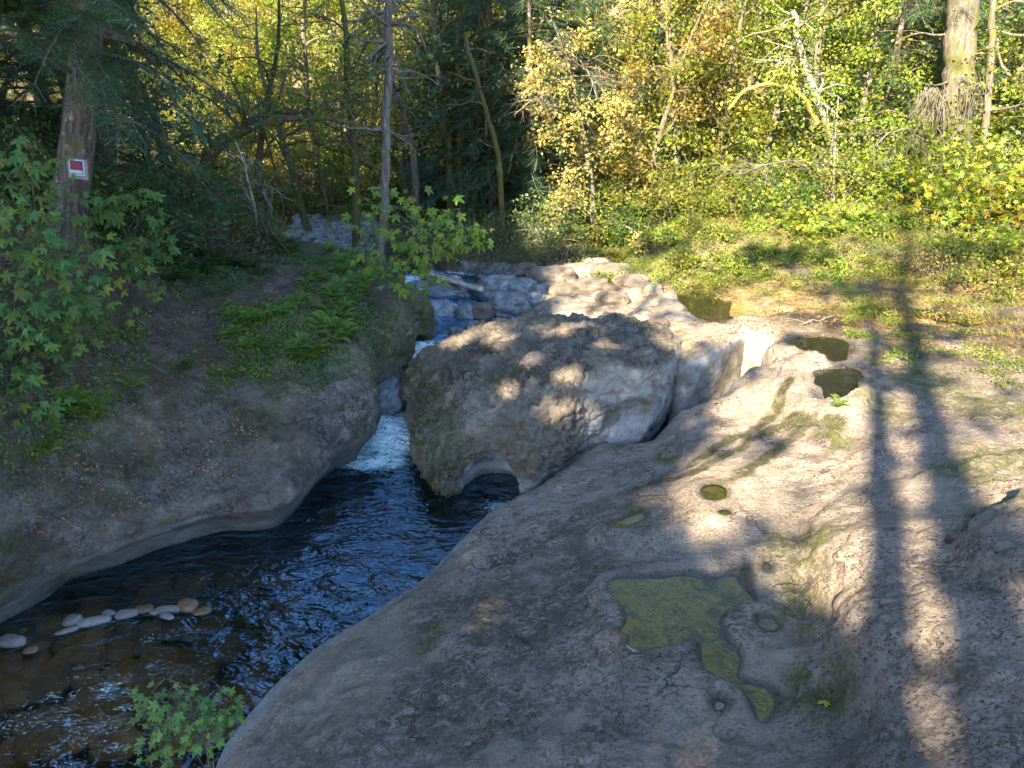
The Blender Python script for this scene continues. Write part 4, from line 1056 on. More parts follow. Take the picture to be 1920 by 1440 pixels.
# ------------------------------------------------------------------ tall trees behind and beside the viewpoint that cast the dappled shade
SD = np.array(SUN_DIR)
def g_of(C, z=1.7):
    t = (C[:, 2] - z) / -SD[2]
    return C[:, :2] + t[:, None] * SD[None, :2]
LIT = smooth_closed([W(px, py, 1.7)[:2] for px, py in ((1090, 478), (1030, 520), (1010, 560), (1090, 600), (1200, 618), (1270, 650), (1330, 705), (1310, 790), (1235, 870), (1190, 930), (1240, 985), (1340, 1060), (1450, 1120), (1560, 1180), (1620, 1300), (1750, 1440), (2300, 1440), (2400, 700))] +
                    [(28, 26), (34, 60), (-40, 90), (-45, 50), (-10, 47), (3, 34), (1.0, 26.5), (.8, 23)], 4)
SPOTS = [(W(px, py, z)[:2], r * 1.35) for px, py, z, r in ((955, 632, 1.9, .34), (1045, 612, 1.9, .42), (1075, 695, 1.9, .40), (955, 718, 1.8, .38), (1050, 755, 1.75, .38), (1120, 612, 1.9, .40), (1010, 665, 1.9, .28), (1160, 640, 2.0, .3), (1540, 895, 1.7, .50), (1640, 985, 2.0, .55), (1400, 775, 1.5, .6),
         (1500, 690, 1.7, .4), (1820, 860, 2.2, .6), (1880, 1230, 2.4, .6), (1340, 930, 1.5, .55), (1180, 560, 1.7, .5), (1090, 590, 1.6, .3), (1450, 610, 1.7, .9), (1270, 660, 1.6, .4), (1200, 690, 1.9, .18), (860, 445, 3.9, .6), (905, 440, 3.9, .6), (800, 470, 3.6, .25))]
DARKS = [(W(px, py, z)[:2], r) for px, py, z, r in ((1880, 960, 2.3, .5), (1600, 900, 1.9, .16), (1480, 640, 1.7, .2), (1350, 660, 1.6, .22), (1240, 590, 1.7, .25), (1330, 870, 1.4, .18), (1700, 700, 1.9, .5), (1900, 1120, 2.4, .35), (1480, 470, 2.3, .9), (1250, 440, 2.5, .7), (1620, 520, 2.1, .9), (1800, 480, 2.3, 1.0), (1130, 450, 2.3, .7))]
def keep_prob(G):
    sd = poly_sd(LIT, G[:, 0], G[:, 1]) + .9 * fbm(np.stack([G[:, 0], G[:, 1], 0 * G[:, 0]], 1), .75, 3, 520)
    p = sstep(-.25, .35, sd)
    near = (1 - sstep(17, 21, G[:, 1]))
    n = fbm(np.stack([G[:, 0], G[:, 1], 0 * G[:, 0]], 1), 0.9, 3, 500)
    inside = (0.012 + 0.20 * sstep(0.10, .3, n)) * near + .02 * (1 - near)
    inside = inside + .035 * near * (1 - sstep(10.0, 11.5, G[:, 1] + 0 * G[:, 0])) * (1 - sstep(5.0, 6.0, G[:, 1] - .0))
    p = np.maximum(p, np.clip(inside, 0, 1))
    for c, r in SPOTS:
        p = p * sstep(r * .80, r * 1.05, np.hypot(G[:, 0] - c[0], G[:, 1] - c[1]))
    wob = fbm(np.stack([G[:, 0], G[:, 1], 0 * G[:, 0]], 1), 1.1, 3, 530)
    for c, r in DARKS:
        p = np.maximum(p, (.45 if r > .6 else 1) * (1 - sstep(r * .4, r * 1.5, np.hypot((G[:, 0] - c[0]) * .7, (G[:, 1] - c[1]) * 1.3) + r * 1.3 * wob)))
    return p
def shade_trees():
    rs = np.random.default_rng(77)
    n = 200000
    G = np.stack([rs.uniform(-16, 19, n), rs.uniform(0.5, 34, n)], 1)
    t = rs.uniform(27, 47, n)
    C = np.stack([G[:, 0] - SD[0] * t, G[:, 1] - SD[1] * t, 1.7 - SD[2] * t], 1)
    C = C[(C[:, 1] < 6)]
    G = g_of(C); k = rs.random(len(C)) < keep_prob(G) * .92
    C = C[k]
    bases = [(-23, -33), (-19, -28), (-7, -34), (0, -29), (7, -25), (-27, -24), (-19, -21), (-16, -17), (-2, -19), (5, -15), (-28, -12), (-20, -10), (-12, -12), (-9, -9), (-26, -1), (-17, 1), (-10, -1.5), (12, -20), (-4, -27)]
    B = np.array(bases) + rs.normal(size=(len(bases), 2)) * .5
    own = ((C[:, None, :2] - B[None]) ** 2).sum(2).argmin(1)
    for q, b in enumerate(B):
        L = C[own == q]
        if len(L) < 50: continue
        z0 = float(ground_z(b[0], b[1])) - .5
        root = bpy.data.objects.new('shade_tree', None); COL.objects.link(root); root.location = (b[0], b[1], z0)
        tag(root, 'tall leafy tree behind the viewpoint, out of the photograph, casting the dappled shade', 'tree', 'tall trees behind the viewpoint')
        top = L[:, 2].max(); off = np.array([b[0], b[1], z0])
        hz = np.linspace(0, top - z0, 12); pts = np.stack([.15 * np.sin(hz * .3 + q), .15 * np.cos(hz * .2 + q) - .15, hz], 1)
        lines = [(pts, np.linspace(.30, .05, 12))]
        for _ in range(12):
            tgt = L[rs.integers(len(L))] - off; i = min(10, max(3, int((tgt[2] - 3) / (top - z0) * 11)))
            s = pts[i]; mid = (s + tgt) / 2 + np.array([0, 0, .5]); lines.append((np.array([s, (s + mid) / 2, mid, tgt]), np.linspace(.055, .012, 4)))
        tv, tf = tubes(lines, 8); link('trunk', mesh_np('shade_trunk', tv, tf, [M['bark_fir']]), root)
        m = len(L)
        V, F, Cc = leaf_cloud(L - off, rs.normal(size=(m, 3)) + np.array([0, 0, .4]), rs.normal(size=(m, 3)), .34 * rs.uniform(.7, 1.3, m), KITE, tints('green', m, rs))
        link('crown', mesh_np('shade_crown', V, F, [M['leaf']], cols=Cc, smooth=False), root)
    return len(C)
print('shade leaves', shade_trees())
conifer_variant('snag', 41, 27, .40, lo=.80, bl=.10, whorls=8, dens=.6, spray=.5)
for (px, py, z), back, s in (((1742, 1000, 2.1), 24, (1.3, 1.3, 1.25)), ((1602, 1000, 1.9), 19, (1.0, 1.0, .85))):
    g = W(px, py, z); x, y = g[0] - math.sin(SUN_AZ) * back, g[1] - math.cos(SUN_AZ) * back
    plant('snag', 'shade_tree', 'straight bare-trunked conifer behind the viewpoint whose trunk shadow crosses the sunny slab', 'tree', (x, y, float(ground_z(x, y)) - .3), 0, s, 'bare conifers behind the viewpoint')

# ================================================================== trees and shrubs in view
ORD = ['first', 'second', 'third', 'fourth', 'fifth', 'sixth', 'seventh', 'eighth', 'ninth', 'tenth', 'eleventh', 'twelfth', 'thirteenth', 'fourteenth', 'fifteenth', 'sixteenth', 'seventeenth', 'eighteenth', 'nineteenth'] + ['twentieth', 'twenty-first', 'twenty-second', 'twenty-third', 'twenty-fourth', 'twenty-fifth', 'twenty-sixth', 'twenty-seventh', 'twenty-eighth', 'twenty-ninth', 'thirtieth', 'thirty-first', 'thirty-second', 'thirty-third', 'thirty-fourth']
def at(px, y, dz=0.0):
    z = 2.0
    for _ in range(4):
        x = (px - 960) / FPX * (y * CP + (CAM_H - z) * SP); z = on(x, y)[2]
    return (x, y, z + dz)
RS = np.random.default_rng(99)

# leaning fir with the sign
conifer_variant('fir_lean', 51, 13, .33, lo=.22, bl=.27, whorls=22, dens=2.0, spray=.44, droop=1.1, boughs=(5, 8))
fir_loc = at(128, 13.3)
plant('fir_lean', 'fir_tree', 'thick dark fir leaning right on the left bank, sign nailed to its trunk', 'tree', fir_loc, .6, 1.0, tilt=(R(-2), R(17)))

M['bark_lilac'] = bark_material('lichened_thin_bark', (.085, .075, .07), (.17, .16, .155), (.11, .105, .04), .3)
M['golden_moss'] = bark_material('golden_moss', (.30, .22, .05), (.20, .15, .04), (.36, .28, .06), .9)
def named_trunk_tree(name, label, path, r0, r1, bark, kids, seed, pal=None, per=0, leaf=.14, limbL=1.6, lev=1, droop=.3, tmpl=KITE, sigma=.2, bare=.2, group=None, spread=.9, up=.3, cat='tree'):
    """a tree whose trunk follows a given course"""
    rs = np.random.default_rng(seed); P = np.array([list(p) for p in path], float)
    tt = np.linspace(0, len(P) - 1, len(P) * 4); i = np.minimum(tt.astype(int), len(P) - 2); f = (tt - i)[:, None]
    f = f * f * (3 - 2 * f) * .4 + f * .6
    Q = P[i] * (1 - f) + P[i + 1] * f; Q[1:-1] += rs.normal(size=(len(Q) - 2, 3)) * min(r0 * .18, .02)
    base = Q[0].copy(); Q -= base; rad = np.linspace(r0, r1, len(Q)); rad[0] *= 1.25
    lines = [(Q, rad)]; tips = []
    for k in range(kids):
        j = min(len(Q) - 2, int((bare + (1 - bare) * rs.random()) * (len(Q) - 1))); a = rs.uniform(0, 2 * math.pi)
        d = np.array([math.cos(a), math.sin(a), up * rs.uniform(-.4, 2)])
        grow(rs, lines, tips, Q[j], d, limbL * rs.uniform(.5, 1.3), max(min(rad[j] * .45, .05), .012), lev, .16, droop, spread, (3, 6), .55)
    o = bpy.data.objects.new(name, None); COL.objects.link(o); o.location = base; tag(o, label, cat, group)
    tv, tf = tubes(lines, 8); link('trunk', mesh_np('trunk', tv, tf, [M[bark]]), o)
    if per and tips:
        lv, lf, lc = leaves_at(rs, tips, per, sigma, leaf, tmpl, pal); link('crown', mesh_np('crown', lv, lf, [M['leaf']], cols=lc, smooth=False), o)
    return o
def ground_start(px, y): 
    p = at(px, y); return (p[0], p[1], p[2] - .3)
NT_ = named_trunk_tree
NT_('arching_maple', 'mossy leaning tree arching right over the dark left bank', [ground_start(345, 20), D(385, 300, 20), D(415, 262, 20), D(470, 240, 20), D(540, 222, 20.2), D(620, 222, 20.5), D(690, 240, 21)], .20, .035, 'bark_moss', 16, 61, 'dusk', 3, limbL=1.9, up=.9)
NT_('arching_maple', 'upper bare mossy limb-tree curving over the first arching one toward the thin fir', [ground_start(372, 21), D(400, 285, 21), D(455, 250, 21), D(505, 212, 21), D(590, 208, 21.2), D(660, 200, 21.5)], .13, .03, 'bark_moss', 14, 62, 'gold', 2, limbL=1.8, up=1.0)
NT_('forked_alder', 'small forked tree with crooked bare stems on the left bank', [ground_start(497, 19), D(496, 420, 19), D(508, 392, 19), D(492, 355, 19), D(500, 320, 19)], .09, .02, 'bark_fir', 9, 63, 'dusk', 2, limbL=1.3, up=1.2)
NT_('forked_alder', 'pale slanting bare stem growing left out of the forked tree base', [ground_start(484, 19), D(480, 405, 19), D(470, 355, 19), D(455, 300, 19), D(440, 262, 19)], .05, .015, 'bark_pale', 8, 64, limbL=1.2, up=1.2)
NT_('slim_fir', 'tall thin straight pale-barked trunk with short dead branches left of centre', [ground_start(706, 20.5), D(722, 380, 20.5), D(724, 260, 20.5), D(726, 160, 20.5), D(729, 80, 20.5), D(730, 0, 20.5), D(731, -200, 20.5)], .14, .095, 'bark_lilac', 26, 65, 'conifer', 1, limbL=1.3, droop=.4, lev=1, up=.2, bare=.35)
NT_('slim_fir', 'dark thin trunk leaning left just right of the thin pale fir', [ground_start(785, 27), D(775, 290, 27), D(758, 220, 27), D(738, 165, 27), D(722, 110, 27), D(705, 20, 27)], .15, .08, 'bark_fir', 14, 66, 'gold', 2, limbL=1.8, up=.3)
NT_('mossy_alder', 'mossy dark trunk left of the thin pale fir, tangled with bare branches', [ground_start(668, 25), D(665, 300, 25), D(660, 230, 25), D(648, 170, 25), D(652, 90, 25), D(640, 0, 25)], .15, .08, 'bark_moss', 26, 67, 'gold', 3, limbL=2.1, up=.5)
for k, (p, lab) in enumerate((([(845, 310), (838, 230), (822, 150), (815, 60), (810, -60)], 'leftmost mossy trunk of the dark cluster above the creek'),
                              ([(862, 300), (866, 200), (858, 120), (862, 20)], 'middle straight mossy trunk of the dark cluster above the creek'),
                              ([(888, 290), (896, 210), (900, 120), (902, 20)], 'rightmost upright mossy trunk of the dark cluster, beside the dark conifer'))):
    NT_('mossy_alder', lab, [ground_start(p[0][0], 28)] + [D(a, b, 28) for a, b in p], .17, .09, 'bark_moss', 12, 70 + k, 'gold', 2, limbL=1.5, up=.3, droop=.8)
NT_('leaning_alder', 'dark trunk leaning left over the creek bend, in front of the conifer', [ground_start(945, 25), D(935, 290, 25), D(915, 220, 25), D(893, 150, 25), D(872, 60, 25)], .11, .07, 'bark_moss', 8, 74, limbL=1.2)
NT_('dead_branch_tree', 'bare pale twisted dead branches hanging left in front of the dark conifer', [D(1112, 250, 25), D(1090, 215, 24.5), D(1060, 180, 24), D(1030, 168, 23.6), D(1000, 185, 23.3), D(965, 215, 23)], .05, .012, 'twig', 20, 75, limbL=1.3, up=.1, droop=.8, lev=1, bare=.15)
NT_('dead_branch_tree', 'pale tangle of dead twigs near the top, between conifer and sunlit maple', [D(1122, 190, 25), D(1110, 150, 24.8), D(1090, 115, 24.5), D(1060, 95, 24.3), D(1020, 80, 24)], .045, .012, 'twig', 16, 76, limbL=1.5, up=.2, droop=.5, lev=1, bare=.1)
NT_('sunlit_alder', 'pale sunlit leaning trunk in the middle of the bright green thicket', [ground_start(1590, 25.5), D(1580, 350, 25.5), D(1560, 260, 25.5), D(1535, 190, 25.5), D(1505, 110, 25.5), D(1485, 20, 25.6)], .17, .09, 'bark_grey', 22, 77, 'lime', 4, limbL=1.8, up=.3, leaf=.13)
NT_('sunlit_alder', 'thin upright pale stem just right of the sunlit leaning trunk', [ground_start(1568, 24), D(1562, 350, 24), D(1566, 260, 24), D(1572, 180, 24)], .045, .015, 'twig', 12, 78, 'lime', 3, limbL=1.3, leaf=.12)
NT_('moss_arch_tree', 'sunlit branch thick with golden moss arching above the bright thicket', [D(1532, 230, 25.2), D(1512, 190, 24.8), D(1488, 166, 24.4), D(1440, 156, 24.1), D(1395, 170, 23.8), D(1365, 205, 23.6)], .085, .04, 'golden_moss', 6, 79, 'lime', 2, limbL=.9)
NT_('dead_branch_tree', 'pale drooping bare branches against the dark gap right of the bright thicket', [D(1775, 270, 25.6), D(1730, 262, 25), D(1700, 240, 24.4), D(1665, 250, 23.8), D(1640, 275, 23.4)], .04, .012, 'twig', 15, 80, limbL=1.3, up=-.6, droop=1.0, lev=1, bare=.2)
NT_('dead_branch_tree', 'pale dead twigs spread low across the left part of the bright thicket', [D(1560, 330, 25), D(1520, 315, 24), D(1480, 300, 23.4), D(1430, 310, 23), D(1380, 330, 22.8)], .03, .01, 'twig', 18, 81, limbL=1.2, up=.1, droop=.4, lev=1, bare=.1)
NT_('old_cottonwood', 'thick straight furrowed grey trunk at the right edge of the forest', [ground_start(1782, 26), D(1785, 360, 26), D(1790, 250, 26), D(1797, 150, 26), D(1803, 60, 26), D(1810, -100, 26)], .58, .48, 'bark_dim', 10, 82, 'lime', 2, limbL=1.6, up=.2)
NT_('slim_alder', 'slender speckled trunk just right of the thick furrowed one', [ground_start(1838, 25.5), D(1845, 280, 25.5), D(1853, 180, 25.5), D(1860, 60, 25.5), D(1865, -60, 25.5)], .14, .10, 'bark_dim', 8, 83, 'lime', 2, limbL=1.4)
def moss_beard(label, px, py, y, w, h, n, seed):
    rs = np.random.default_rng(seed); c = np.array(D(px, py, y)); lines = []
    for k in range(n):
        s = c + np.array([rs.normal() * w * .35, rs.normal() * .2, rs.uniform(-.1, .15)]); L = h * rs.uniform(.5, 1)
        q, _ = walk(rs, s, (rs.normal() * .3, rs.normal() * .2, -.5), L, .25, .12, 1.2); lines.append((q - c, np.linspace(.012, .005, len(q))))
    tv, tf = tubes(lines, 3); o = link('hanging_moss', mesh_np('hanging_moss', tv, tf, [M['twig']])); o.location = c
    tag(o, label, 'moss')
moss_beard('beard of dry moss strands hanging left of the thick grey trunk', 1752, 172, 25.2, .7, 1.5, 120, 5)
moss_beard('beard of dry moss strands between the thick trunk and the slender one', 1822, 165, 25.1, .5, 1.1, 60, 6)

# conifers
for key, px, y, rz, s, lab in (('fir_big', 960, 29, 0, 1.0, 'dark green conifer filling the middle of the forest edge'), ('fir_big', 925, 28, 2.2, .8, 'slimmer dark conifer just left of the big central one'), ('fir_big', 1025, 30, 4.2, 1.0, 'tall dark conifer just right of the big central one'), ('hemlock', 1000, 26.5, 2, 1.15, 'lower dark conifer just right of the big one'), ('fir_big', 905, 33, 1, 1.0, 'dark conifer behind the mossy trunk cluster'),
                              ('hemlock', 235, 17.5, 1, 1.2, 'shadowy conifer behind the leaning fir'), ('hemlock', 30, 17, 2.4, 1.3, 'shadowy conifer at the left edge behind the fir'), ('fir_big', 130, 22, 3, .9, 'tall conifer deep in shade behind the fir at left'),
                              ('fir_big', -120, 16, 4, .9, 'conifer beyond the left edge of the picture'), ('hemlock', 1290, 31, 0, 1.3, 'sunlit conifer top behind the golden-leaved maples'), ('fir_big', 1700, 31, 2, .9, 'dark conifer left of the thick grey trunk'), ('fir_big', 1930, 30, 5, .9, 'dark conifer at the right edge behind the thin trunk'),
                              ('hemlock', 1640, 28.5, 3, 1.2, 'low conifer in the dark gap between thicket and thick trunk'), ('hemlock', 870, 30, 3.3, 1.2, 'low dark conifer under the mossy trunk cluster')):
    plant(key, 'conifer', lab, 'conifer', at(px, y), rz, s)
# broadleaved trees
TREES = [('rust_a', 1120, 25, 0, 1.0, 'brown and gold leaved maple reaching over the creek bend'), ('rust_a', 1190, 26.5, 2, 1.1, 'second gold-brown maple, behind the one over the creek bend'), ('lime_a', 1270, 27, 1, 1.0, 'yellow-green tree at the left of the bright thicket'),
         ('lime_b', 1340, 26.5, 2.5, .9, 'bright yellow-green tree under the golden moss branch'), ('lime_a', 1420, 27, 4, 1.05, 'bright green tree behind the golden moss branch'), ('lime_b', 1500, 28, .5, 1.0, 'tall bright green tree behind the sunlit trunk'), ('gold_b', 1240, 29, 3, 1.1, 'pale gold tree at the top behind the yellow-green one'),
         ('lime_a', 1590, 27.5, 5, 1.0, 'green tree right of the sunlit trunk'), ('lime_a', 1660, 30, 2.2, 1.1, 'half-shaded green tree before the dark conifer'), ('lime_b', 1870, 28, 1.3, 1.0, 'green tree behind the slender speckled trunk'), ('gold_a', 1760, 29.5, 3.3, 1.0, 'greenish-gold tree behind the thick trunk'), ('lime_a', 1960, 24, 2, 1.0, 'yellow-green tree cut off by the right edge'),
         ('rust_a', 1075, 31.5, 4, 1.0, 'rust-leaved tree squeezed between conifer and gold-brown maple'), ('lime_b', 1390, 31, 3.6, 1.1, 'rear yellow-green tree above the golden moss branch'), ('lime_a', 1550, 32, 1.6, 1.3, 'rear tall green tree at the top right of centre'), ('gold_b', 1150, 31, .6, 1.2, 'rear gold tree above the brown-leaved maples'),
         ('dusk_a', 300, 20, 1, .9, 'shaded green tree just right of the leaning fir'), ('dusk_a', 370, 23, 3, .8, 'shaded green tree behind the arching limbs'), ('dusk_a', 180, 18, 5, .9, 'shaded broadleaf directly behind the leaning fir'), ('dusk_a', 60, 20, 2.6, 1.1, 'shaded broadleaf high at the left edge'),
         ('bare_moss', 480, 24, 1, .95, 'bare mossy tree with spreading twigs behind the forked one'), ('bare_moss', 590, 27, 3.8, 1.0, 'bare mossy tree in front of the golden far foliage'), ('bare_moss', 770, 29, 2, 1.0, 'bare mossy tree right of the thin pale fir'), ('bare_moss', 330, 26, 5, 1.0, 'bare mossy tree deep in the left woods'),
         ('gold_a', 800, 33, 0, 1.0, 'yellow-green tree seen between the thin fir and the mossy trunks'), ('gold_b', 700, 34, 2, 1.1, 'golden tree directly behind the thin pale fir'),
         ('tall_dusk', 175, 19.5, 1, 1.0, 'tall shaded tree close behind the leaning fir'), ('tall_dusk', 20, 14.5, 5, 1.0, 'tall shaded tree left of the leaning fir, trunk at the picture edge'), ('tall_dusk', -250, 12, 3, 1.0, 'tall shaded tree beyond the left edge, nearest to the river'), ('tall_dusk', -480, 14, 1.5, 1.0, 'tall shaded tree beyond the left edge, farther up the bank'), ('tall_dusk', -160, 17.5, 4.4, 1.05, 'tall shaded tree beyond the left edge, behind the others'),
         ('lime_b', 350, 34, 1, .75, 'sunlit yellow-green tree glowing behind the arching limbs at far left'), ('gold_b', 430, 33, 2, .8, 'sunlit golden tree behind the forked bare stems'), ('lime_a', 500, 35, 3, .9, 'sunlit tree filling the gap above the arching limbs'), ('gold_a', 570, 33.5, 4, .7, 'sunlit gold-green tree left of the mossy dark trunk'), ('lime_a', 640, 35, 5, .9, 'sunlit light green tree behind the mossy dark trunk'), ('gold_b', 790, 33, .5, .85, 'sunlit gold tree between the two thin trunks'), ('lime_a', 850, 35, 1.5, .9, 'sunlit light green tree behind the mossy trunk cluster'), ('gold_a', 280, 34, 2.5, .75, 'sunlit gold tree glimpsed right of the fir'),
         ('gold_b', 385, 30.5, 3.1, .6, 'low gold-green tree in the gap left of the forked stems'), ('lime_a', 465, 29.5, 4.1, .6, 'low yellow-green tree above the forked stems'), ('gold_a', 545, 30, 5.1, .5, 'low gold tree right of the forked stems'), ('lime_b', 615, 29.5, .9, .5, 'low green tree just left of the mossy dark trunk'), ('gold_b', 745, 30.5, 1.9, .6, 'low gold tree behind the dark left-leaning trunk')]
for key, px, y, rz, s, lab in TREES:
    plant(key, 'broadleaf_tree' if 'bare' not in key else 'bare_tree', lab, 'tree', at(px, y), rz, s)
# the sunlit far slope
far = []
k = 0
rows = (('nearest', 37, 90, 9), ('second', 42, 85, 11), ('third', 48, 80, 11), ('fourth', 56, 90, 11), ('rearmost', 66, 110, 12))
for rn, yy, st, cnt in rows:
    x0 = 960 - st * cnt * .88 + (RS.random() - .5) * 30
    for c in range(cnt):
        px = x0 + c * st + RS.uniform(-18, 18); y = yy + RS.uniform(-2, 2)
        key = ('gold_a', 'gold_b', 'lime_b', 'gold_b', 'rust_a', 'gold_a')[int(RS.integers(6))]
        plant(key, 'slope_tree', 'golden-green tree on the far sunlit slope, %s from the left in its %s row' % (ORD[c], rn), 'tree', at(px, y), RS.uniform(0, 6.3), RS.uniform(.9, 1.25), 'trees on the far sunlit slope'); k += 1
for c, px in enumerate((1080, 1200, 1330, 1460, 1590, 1720, 1850, 1980)):
    key = ('lime_b', 'gold_a', 'lime_a', 'gold_b')[c % 4]
    plant(key, 'slope_tree', 'leafy tree high on the slope behind the right-hand forest edge, %s from the left' % ORD[c], 'tree', at(px + RS.uniform(-25, 25), 37 + RS.uniform(-2, 2)), RS.uniform(0, 6.3), 1.2, 'trees behind the right-hand forest edge')
for c, px in enumerate((1120, 1290, 1460, 1630, 1800, 1960)):
    plant(('gold_b', 'lime_b')[c % 2], 'slope_tree', 'upper slope tree far behind the right-hand forest edge, %s from the left' % ORD[c], 'tree', at(px, 46 + RS.uniform(-2, 2)), RS.uniform(0, 6.3), 1.35, 'upper trees behind the right-hand forest edge')
# shrubs: rows along the foot of the forest
def row(key, kindn, pxs, ys, s, text, group, cat='shrub'):
    for c, px in enumerate(pxs):
        y = ys[c % len(ys)] + RS.uniform(-.3, .3); ss = s * RS.uniform(.85, 1.2)
        kk = key[c % len(key)] if isinstance(key, (list, tuple)) else key
        plant(kk, kindn, text % ORD[c], cat, at(px + RS.uniform(-8, 8), y, -.05), RS.uniform(0, 6.3), (ss, ss, ss * RS.uniform(.85, 1.1)), group, parts=('stems', 'foliage'))
row(['shrub_lime', 'shrub_green', 'shrub_lime', 'shrub_gold'], 'shrub', range(1130, 1960, 62), [24.5, 23.8, 24.2], 1.0, 'leafy shrub in the front row along the sunny forest edge, %s from the left', 'front shrubs of the sunny forest edge')
row(['shrub_lime', 'shrub_green'], 'shrub', range(1160, 1960, 66), [26.0, 26.6], 1.35, 'taller shrub of the middle row behind the sunny edge, %s from the left', 'middle shrubs of the sunny forest edge')
row(['shrub_lime', 'shrub_gold', 'shrub_green'], 'shrub', range(1120, 1990, 78), [29, 30], 2.0, 'big rear bush among the sunny trunks, %s from the left', 'rear bushes of the sunny forest edge')
row('vine_maple', 'vine_maple', [1480, 1545, 1610], [22.4, 21.8, 22.3], .55, 'low bright yellow-green maple seedling patch on the sunny bank, %s from the left', 'maple seedlings on the sunny bank')
row('vine_maple', 'vine_maple', [1740, 1800, 1870, 1925, 1840], [22.6, 22.0, 21.6, 20.8, 19.6], .95, 'large-leaved vine maple with yellow leaves at right, %s of the clump counted from the left', 'vine maples at the right edge')
row(['shrub_gold', 'thicket', 'shrub_lime'], 'shrub', [1700, 1770, 1830, 1880, 1925, 1955], [19.6, 19.2, 18.6, 18.2], .75, 'yellowing low bush beside the wet channel at right, %s from the left', 'yellowing bushes beside the wet channel')
row(['shrub_dusk', 'thicket', 'shrub_dusk'], 'shrub', [735, 780, 830, 870, 915, 960, 1005], [25.5, 24, 23], 1.05, 'shaded bush along the creek bend below the conifer, %s from the left', 'shaded bushes at the creek bend')
row(['thicket', 'thicket', 'shrub_dusk'], 'shrub', [860, 910, 950, 985, 1030, 1070], [22.5, 22, 22.6], .8, 'brownish twiggy bush overhanging the creek bend, %s from the left', 'twiggy bushes at the creek bend')
row(['shrub_dusk', 'thicket'], 'shrub', [250, 300, 350, 400, 440], [17.5, 19, 18], .95, 'shaded bush on top of the left bank, %s from the left', 'shaded bushes on the left bank')
row(['thicket', 'shrub_dusk', 'shrub_gold'], 'shrub', [340, 400, 470, 540, 610, 680, 750], [31.5, 32, 31], 1.25, 'rear twiggy bush under the arching limbs, %s from the left', 'rear bushes under the arching limbs')
row(['shrub_dusk', 'shrub_green'], 'shrub', [-60, 20, 90, 160, 215], [14.2, 15.2], 1.0, 'shaded bush around the foot of the leaning fir, %s from the left', 'bushes around the leaning fir')
row('low_lime', 'low_shrub', list(range(1090, 1760, 42)), [22.8, 21.6, 22.2, 20.9], 1.0, 'low sunlit leafy patch on the grassy bank, %s from the left', 'low patches on the sunny bank')
row('low_lime', 'low_shrub', [1150, 1240, 1330, 1420, 1560, 1660, 1740, 1800, 1870], [20.2, 19.8, 20.4], .8, 'small leafy patch at the foot of the sunny bank, %s from the left', 'small patches at the foot of the sunny bank')

# ------------------------------------------------------------------ plants whose single leaves can be seen
LEAFSET = {}
def leaf_meshes(key, pal, tmpl, n=10, seed=0):
    rs = np.random.default_rng(seed); out = []; C = tints(pal, n, rs)
    st = (np.array([(-.35, -.012, .02), (.34, -.010, 0), (.34, .010, 0), (-.35, .012, .02)]), np.array([(0, 1, 2, 3)]))
    TV = tmpl[0].copy(); base = len(TV); TV = np.concatenate([TV, st[0]]); TF = np.concatenate([tmpl[1], st[1] + base])
    for k in range(n):
        V = TV.copy(); V[:, 2] += rs.uniform(-1.1, .3) * V[:, 1] ** 2 + rs.uniform(-.5, .2) * (V[:, 0] - .3) ** 2; V[:, :2] *= rs.uniform(.85, 1.12, 2)
        out.append(mesh_np(key, V, TF, [M['leaf']], cols=np.clip(np.repeat(C[k:k + 1], len(V), 0), 0, 1), smooth=False))
    LEAFSET[key] = out
leaf_meshes('maple_shade', 'maple', MAPLE, 16, 1); leaf_meshes('maple_sun', 'maple_lit', MAPLE, 14, 2); leaf_meshes('berry', 'shoot', MAPLE, 8, 3)
